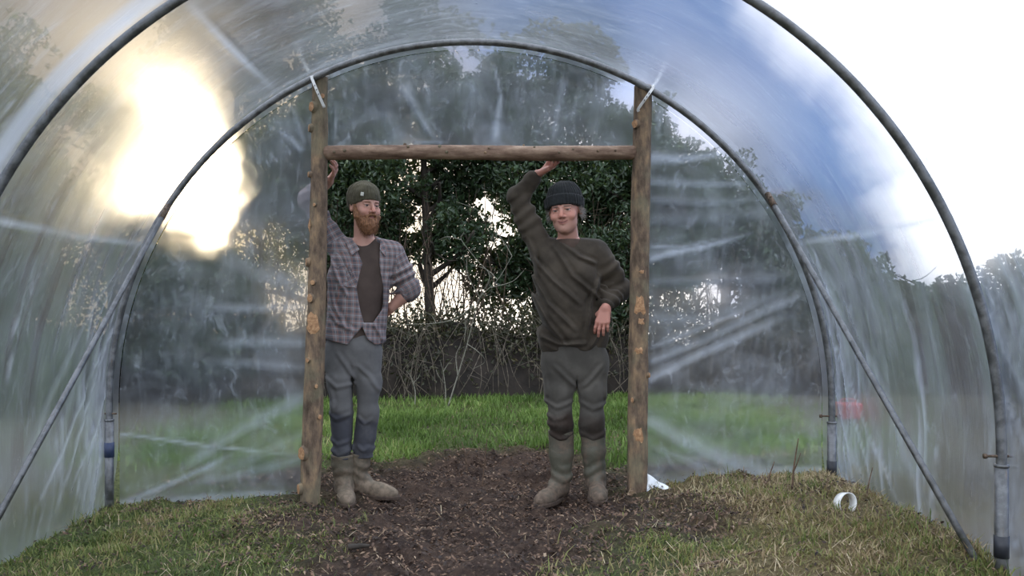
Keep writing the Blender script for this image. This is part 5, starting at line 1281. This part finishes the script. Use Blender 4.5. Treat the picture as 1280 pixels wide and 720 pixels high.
torsoA = [(K(0, 296)[2], K(455, 0)[0], YA+0.03, 0.070, 0.062), (K(0, 306)[2], K(456, 0)[0], YA+0.025, 0.140, 0.080), (K(0, 325)[2], K(454, 0)[0], YA+0.01, 0.176, 0.108),
          (K(0, 355)[2], K(450, 0)[0], YA, 0.172, 0.116), (K(0, 395)[2], K(446, 0)[0], YA, 0.162, 0.112), (K(0, 430)[2], K(443, 0)[0], YA+0.005, 0.166, 0.112), (K(0, 470)[2], K(442, 0)[0], YA+0.01, 0.160, 0.108)]
YAWA = 0.18
def handRA(P): return hand(P, wrRA+(knRA-wrRA)*0.05, knRA-wrRA, (-0.1, -0.65, 0.7), (-0.9, 0.0, -0.2), (0.30, 0.5, 0.45), 0.4, 0.95)
dLA = nrm(K(474, 394, 0.15)-wrLA)
def handLA(P): return hand(P, wrLA, dLA, (-0.75, -0.6, 0.0), (0.0, 0.0, 0.95), (0.35, 0.35, 0.3), 0.2, 0.95)
def bodyA(P):
    d = loft(P, [(z, x, y, a-0.028, b-0.024) for z, x, y, a, b in torsoA], YAWA, 0.03)
    d = smin(d, cap(P, neckA-[0, 0, 0.03], hdA.wld((0, -0.020, -0.075)), 0.060, 0.052), 0.03)
    d = smin(d, chain(P, [shRA, elRA, wrRA], [0.048, 0.039, 0.027], 0.02), 0.03)
    fm = elLA*0.62+wrLA*0.38
    d = smin(d, chain(P, [shLA, elLA, fm, wrLA], [0.048, 0.040, 0.041, 0.027], 0.02), 0.03)
    for h_, k_, a_ in ((hipRA, knRA_, anRA), (hipLA, knLA_, anLA)): d = smin(d, chain(P, [h_, k_, a_, a_+[0, 0.0, -0.05]], [0.058, 0.040, 0.031, 0.028], 0.02), 0.03)
    d = smin(d, near(P, hdA.c, 0.17, hdA.f), 0.012)
    d = smin(d, near(P, wrRA, 0.22, handRA), 0.010); return smin(d, near(P, wrLA, 0.22, handLA), 0.010)
SKA = (0.50, 0.28, 0.215)
def paintA(V):
    col = np.tile(np.array(SKA), (len(V), 1)); hdA.paint(V, col, SKA, (0.16, 0.075, 0.04), (0.42, 0.18, 0.14)); return {'Col': col}
loA = [K(362, 0)[0], YA-0.34, anRA[2]-0.12]; hiA = [K(540, 0)[0], YA+0.26, K(0, 188)[2]]
solid('body', bodyA, loA, hiA, 0.0034, SKINM, rootA, paintA)
fx = lambda px: K(px, 0)[0]
fz = lambda py: K(0, py)[2]
def teeA(P):
    d = loft(P, [(z, x, y, a-0.012, b-0.010) for z, x, y, a, b in torsoA], YAWA, 0.03)+wrinkle(P, 0.007, 6, 4, 2)
    d = smax(d, fz(425)-P[:, 2], 0.01)
    return smax(d, -cap(P, neckA-[0, 0.03, 0.012], hdA.wld((0, 0.01, -0.06)), 0.058, 0.09), 0.008)
solid('t_shirt', teeA, loA, hiA, 0.0062, cloth('dark taupe jersey', (0.070, 0.052, 0.044), 0.2), rootA)
# shirt: sleeves, back and two front flaps standing open
zf = [fz(285), fz(300), fz(330), fz(360), fz(385), fz(402), fz(415), fz(432)]
lf = [fx(440), fx(443), fx(456), fx(449), fx(453), fx(457), fx(452), fx(446)]
rf = [fx(478), fx(476), fx(476), fx(480), fx(480), fx(469), fx(460), fx(461)]
SHF = [[K(*p) for p in l] for l in (((414, 318), (424, 345), (440, 372)), ((412, 345), (420, 380), (436, 410)), ((430, 312), (440, 335), (446, 350)), ((490, 330), (484, 355), (482, 380)), ((415, 390), (428, 405), (446, 412)), ((470, 405), (476, 415), (480, 425)))]
def shirtA(P):
    d = loft(P, [(z, x, y, a+0.010, b+0.012) for z, x, y, a, b in torsoA], YAWA, 0.03)
    d = smin(d, chain(P, [shRA, elRA, elRA*0.62+wrRA*0.38], [0.070, 0.056, 0.052], 0.03), 0.045)
    d = smin(d, chain(P, [shLA, (shLA+elLA)/2, elLA, elLA*0.80+wrLA*0.20], [0.068, 0.063, 0.058, 0.055], 0.03), 0.05)
    d = d+wrinkle(P, 0.011, 5, 3.2, 23)
    for a, b in ((shRA, elRA), (shLA, elLA)):
        ba = b-a; t = np.clip((P-a)@ba/(ba@ba), 0, 1); dist = np.linalg.norm(P-a-t[:, None]*ba, axis=1)
        d = d+0.006*np.sin(t*24+4*fbm(P*5, 28, 2))*(dist < 0.12)*sstep(0.15, 0.5, t)
    d = d-creases(P, SHF, YA, 0.008)
    hem = np.interp(P[:, 0], [fx(400), fx(415), fx(438), fx(447), fx(456), fx(462), fx(472), fx(484)], [fz(422), fz(425), fz(430), fz(418), fz(408), fz(424), fz(431), fz(428)])
    hem = np.where(P[:, 1] < YA, hem, fz(428)); d = smax(d, hem-P[:, 2], 0.010)
    l = np.interp(-P[:, 2], [-z for z in zf], lf); r_ = np.interp(-P[:, 2], [-z for z in zf], rf)
    op = smax(l-P[:, 0], P[:, 0]-r_, 0.006)                  # inside the open front where negative
    op = np.maximum(op, (P[:, 1]-YA+0.02)); op = np.maximum(op, fz(403)-P[:, 2])
    d = smax(d, -op, 0.008)
    return smax(d, -cap(P, neckA-[0, 0.03, 0.02], hdA.wld((0, 0.01, -0.05)), 0.066, 0.10), 0.010)
def plaidA(V, Q):
    """cloth coordinates; sleeve faces get vertices of their own so the check breaks at the armhole seam"""
    pu = (V[:, 0]-fx(447))*math.cos(YAWA)+(V[:, 1]-YA)*0.9; pv = V[:, 2]+0.06*(V[:, 0]-fx(447))
    dt = loft(V, [(z, x, y, a+0.010, b+0.012) for z, x, y, a, b in torsoA], YAWA, 0.03)
    su, sv = pu.copy(), pv.copy(); m = np.zeros(len(V), bool)
    for a, b in ((shRA, elRA), (shLA, elLA)):
        ba = nrm(b-a); t = (V-a)@ba; side = nrm(np.cross(ba, [0, 1.0, 0])); w = (V-a)@side+0.6*(V[:, 1]-a[1])
        k = (dt > 0.016) & (np.linalg.norm(V-a-t[:, None]*ba, axis=1) < 0.13) & (t > 0.015)
        near_ = np.linalg.norm(V-(a+b)/2, axis=1) < 0.30; near_ &= np.sign(V[:, 0]-fx(452)) == np.sign(a[0]-fx(452))
        su = np.where(near_, w+0.013, su); sv = np.where(near_, t+0.02, sv); m |= k
    fm = m[Q].sum(1) >= 2; n = len(V); Q2 = Q.copy(); Q2[fm] += n
    return np.vstack([V, V]), Q2, {'pu': np.hstack([pu, su]), 'pv': np.hstack([pv, sv])}
PLAID = plaid_mat()
V_, Q_ = snet(shirtA, loA, hiA, 0.0056); V_, Q_, at_s = plaidA(V_, Q_)
sh = link('plaid_shirt', tidy(mesh('plaid_shirt', V_, Q_, True, at_s)), PLAID, rootA)
# collar wings, front plackets, chest pocket, rolled cuff
def wing(pts, th, name):
    bb = Bag(); pts = [np.asarray(p, float) for p in pts]; c = sum(pts)/len(pts); n = len(pts)
    nv = nrm(np.cross(pts[1]-pts[0], pts[2]-pts[0])); V = np.array([p+nv*th/2 for p in pts]+[p-nv*th/2 for p in pts])
    me = bpy.data.meshes.new(name); me.from_pydata([tuple(v) for v in V], [], [tuple(range(n)), tuple(range(2*n-1, n-1, -1))]+[(i, n+i, n+(i+1) % n, (i+1) % n) for i in range(n)])
    for k, val in (('pu', V[:, 0]+V[:, 2]*0.5), ('pv', V[:, 2]-V[:, 0]*0.5)):
        a = me.attributes.new(k, 'FLOAT', 'POINT'); a.data.foreach_set('value', val.astype(np.float32))
    o = link(name, me, PLAID, sh); bv = o.modifiers.new('soft', 'BEVEL'); bv.width = th*0.4; bv.segments = 2; return o
def onfront(px, py, off):
    """point on the front of the shirt body at a pixel"""
    ys = np.linspace(YA-0.35, YA+0.1, 400); Q = np.array([at(px, py, y) for y in ys]); i = int(np.argmax(shirt_hull(Q) < 0)); return Q[i]+np.array([0, -off, 0])
def shirt_hull(P): return loft(P, [(z, x, y, a+0.010, b+0.012) for z, x, y, a, b in torsoA], YAWA, 0.03)
wing([onfront(441, 299, 0.020), onfront(450, 312, 0.014), onfront(440, 320, 0.012), onfront(432, 303, 0.014)], 0.006, 'collar')
wing([onfront(476, 299, 0.022), onfront(484, 306, 0.014), onfront(482, 321, 0.012), onfront(475, 312, 0.014)], 0.006, 'collar')
wing([onfront(419, 334, 0.006), onfront(438, 330, 0.006), onfront(447, 352, 0.006), onfront(446, 360, 0.006), onfront(428, 358, 0.006)], 0.005, 'chest_pocket')
def cuff(name, a, b, r0, r1, th):
    a, b = np.asarray(a), np.asarray(b); ax = nrm(b-a); L = np.linalg.norm(b-a)
    def f(P):
        t = (P-a)@ax; rr = np.linalg.norm(P-a-t[:, None]*ax, axis=1); R_ = r0+(r1-r0)*np.clip(t/L, 0, 1)
        return smax(np.abs(rr-R_+wrinkle(P, 0.005, 16, 16, 3))-th, np.abs(t-L/2)-L/2, 0.006)
    lo = np.minimum(a, b)-0.11; hi = np.maximum(a, b)+0.11
    return solid(name, f, lo, hi, 0.005, PLAID, sh, lambda V: {'pu': (V-a)@ax, 'pv': np.arctan2(V[:, 2]-a[2], V[:, 1]-a[1])*0.06})
cuff('rolled_cuff', elLA*0.90+wrLA*0.10, elLA*0.66+wrLA*0.34, 0.055, 0.050, 0.009)
cuff('rolled_cuff', elRA*0.76+wrRA*0.24, elRA*0.52+wrRA*0.48, 0.056, 0.052, 0.008)
topsA = [(fz(415), fx(444), YA+0.005, 0.150, 0.102), (fz(445), fx(442), YA+0.008, 0.168, 0.112), (fz(462), fx(442), YA+0.008, 0.152, 0.106), (fz(480), fx(443), YA+0.008, 0.055, 0.070)]
endRA, endLA = K(428, 584, -0.03), K(452, 580, 0.01)
TRA = [[K(*p) for p in l] for l in (((408, 470), (425, 482), (446, 478)), ((450, 455), (465, 470), (476, 488)), ((410, 512), (425, 521), (442, 515)), ((412, 545), (425, 553), (440, 548)), ((449, 520), (458, 528), (468, 522)), ((414, 560), (426, 566), (440, 561)), ((425, 440), (436, 455), (446, 472)), ((416, 485), (420, 500), (418, 515)), ((448, 556), (456, 562), (464, 557)))]
def trousA(P): return -creases(P, TRA, YA, 0.0055)+legs(P, [hipRA, hipLA], [knRA_, knLA_], [endRA, endLA], topsA, [0.092, 0.084, 0.070, 0.064], 31, fz(572), 0.004)
solid('trousers', trousA, loA, hiA, 0.0062, cloth('slate grey work trousers', (0.115, 0.113, 0.112), 0.22, dirt=(0.058, 0.060, 0.070)), rootA, patch_of(lambda V: sstep(fz(516), fz(521), V[:, 2]+0.25*(V[:, 0]-fx(440))+0.012*fbm(V*10, 5, 2))))
# thigh pocket flap
RUBA = rubber('muddy brown rubber boots', (0.11, 0.095, 0.068), (0.13, 0.10, 0.072))
for hl, tdir, an, tp, L in ((K(430, 634, 0.05), (0.22, -0.97), anRA, K(428, 568, -0.03), 0.28), (K(444, 632, 0.06), (0.93, -0.36), anLA, K(451, 566, 0.015), 0.27)):
    hl = np.array(hl); hl[2] = gz(hl)-0.006
    boot(rootA, hl, tdir, np.array([an[0], an[1]-0.012, hl[2]+0.13]), tp, 0.066, 0.053, RUBA, SOLE, L=L, seed=int(abs(tp[0])*100) % 5)
hA = hat(hdA, 'beanie', 0.034, 0.022, knit('olive knit', (0.085, 0.078, 0.052)), rootA, 0.012, None, 7, 0.36, 0.004)
def tagf(P):
    q = hdA.loc(P)-np.array([-0.058, 0.072, 0.062]); n_ = nrm([-0.62, 0.72, 0.30]); s_ = nrm(np.cross([0, 0, 1.0], n_)); u_ = np.cross(n_, s_)
    a, b, c = q@n_, q@s_, q@u_
    return smax(smax(np.abs(b)-0.0085, np.abs(c)-0.011, 0.002), np.abs(a)-0.006, 0.002)
t_ = solid('hat_tag', tagf, hdA.wld((-0.058, 0.072, 0.062))-0.03, hdA.wld((-0.058, 0.072, 0.062))+0.03, 0.0022, pbr('pale woven tag', (0.50, 0.50, 0.44), 0.7, var=0.15), hA)
tag(t_, 'small pale tag')
# beard and moustache
BEARD = hair_mat('reddish brown beard', (0.13, 0.058, 0.030), (0.34, 0.17, 0.085))
def beardf(q):
    d = ell(q, (0, 0.034, -0.088), (0.062, 0.064, 0.060)); d = smin(d, ell(q, (0, 0.062, -0.122), (0.040, 0.040, 0.044)), 0.03)
    qs = q.copy(); qs[:, 0] = np.abs(qs[:, 0]); d = smin(d, cap(qs, (0.068, 0.006, 0.005), (0.060, 0.030, -0.06), 0.012, 0.024), 0.02)
    d = smin(d, cap(qs, (0.003, 0.097, -0.049), (0.030, 0.082, -0.060), 0.0085, 0.008), 0.008)
    d = d+0.0045*fbm(q*np.array([55, 55, 22]), 3, 3)
    # open patch for mouth and cheeks
    d = smax(d, -ell(q, (0, 0.103, -0.0655), (0.019, 0.026, 0.0065)), 0.006)
    ck = ell(qs, (0.034, 0.085, -0.018), (0.034, 0.042, 0.030)); d = smax(d, -ck, 0.008)
    return smax(d, q[:, 2]-0.012, 0.005)
solid('beard', lambda P: near(P, hdA.wld((0, 0.03, -0.08)), 0.15, lambda p: beardf(hdA.loc(p))*hdA.s, 0.06), hdA.c-[0.2, 0.2, 0.24], hdA.c+0.16, 0.0036, BEARD, rootA)
r = np.random.default_rng(71); rt = []; dr = []
for k in range(420):
    q = np.array([r.uniform(-0.058, 0.058), r.uniform(0.03, 0.10), r.uniform(-0.155, -0.07)])
    for _ in range(6):
        g0 = beardf(q[None])[0]; e = 1e-3; G = np.array([beardf((q+np.eye(3)[k_]*e)[None])[0]-g0 for k_ in range(3)])/e; q = q-G*g0/max(G@G, .2)
    if q[2] < -0.05 and not (abs(q[0]) < 0.024 and abs(q[2]+0.065) < 0.012):
        rt.append(hdA.wld(q-nrm(G)*0.003)); dr.append(nrm(nrm(G)*0.6+np.array([0, 0, -0.8])+r.normal(0, 0.2, 3))@hdA.M)
bo = [o for o in rootA.children if o.name.startswith('beard')][0]
strands('beard_strand', rt, dr, 0.020, 0.0011, BEARD, bo, 72)
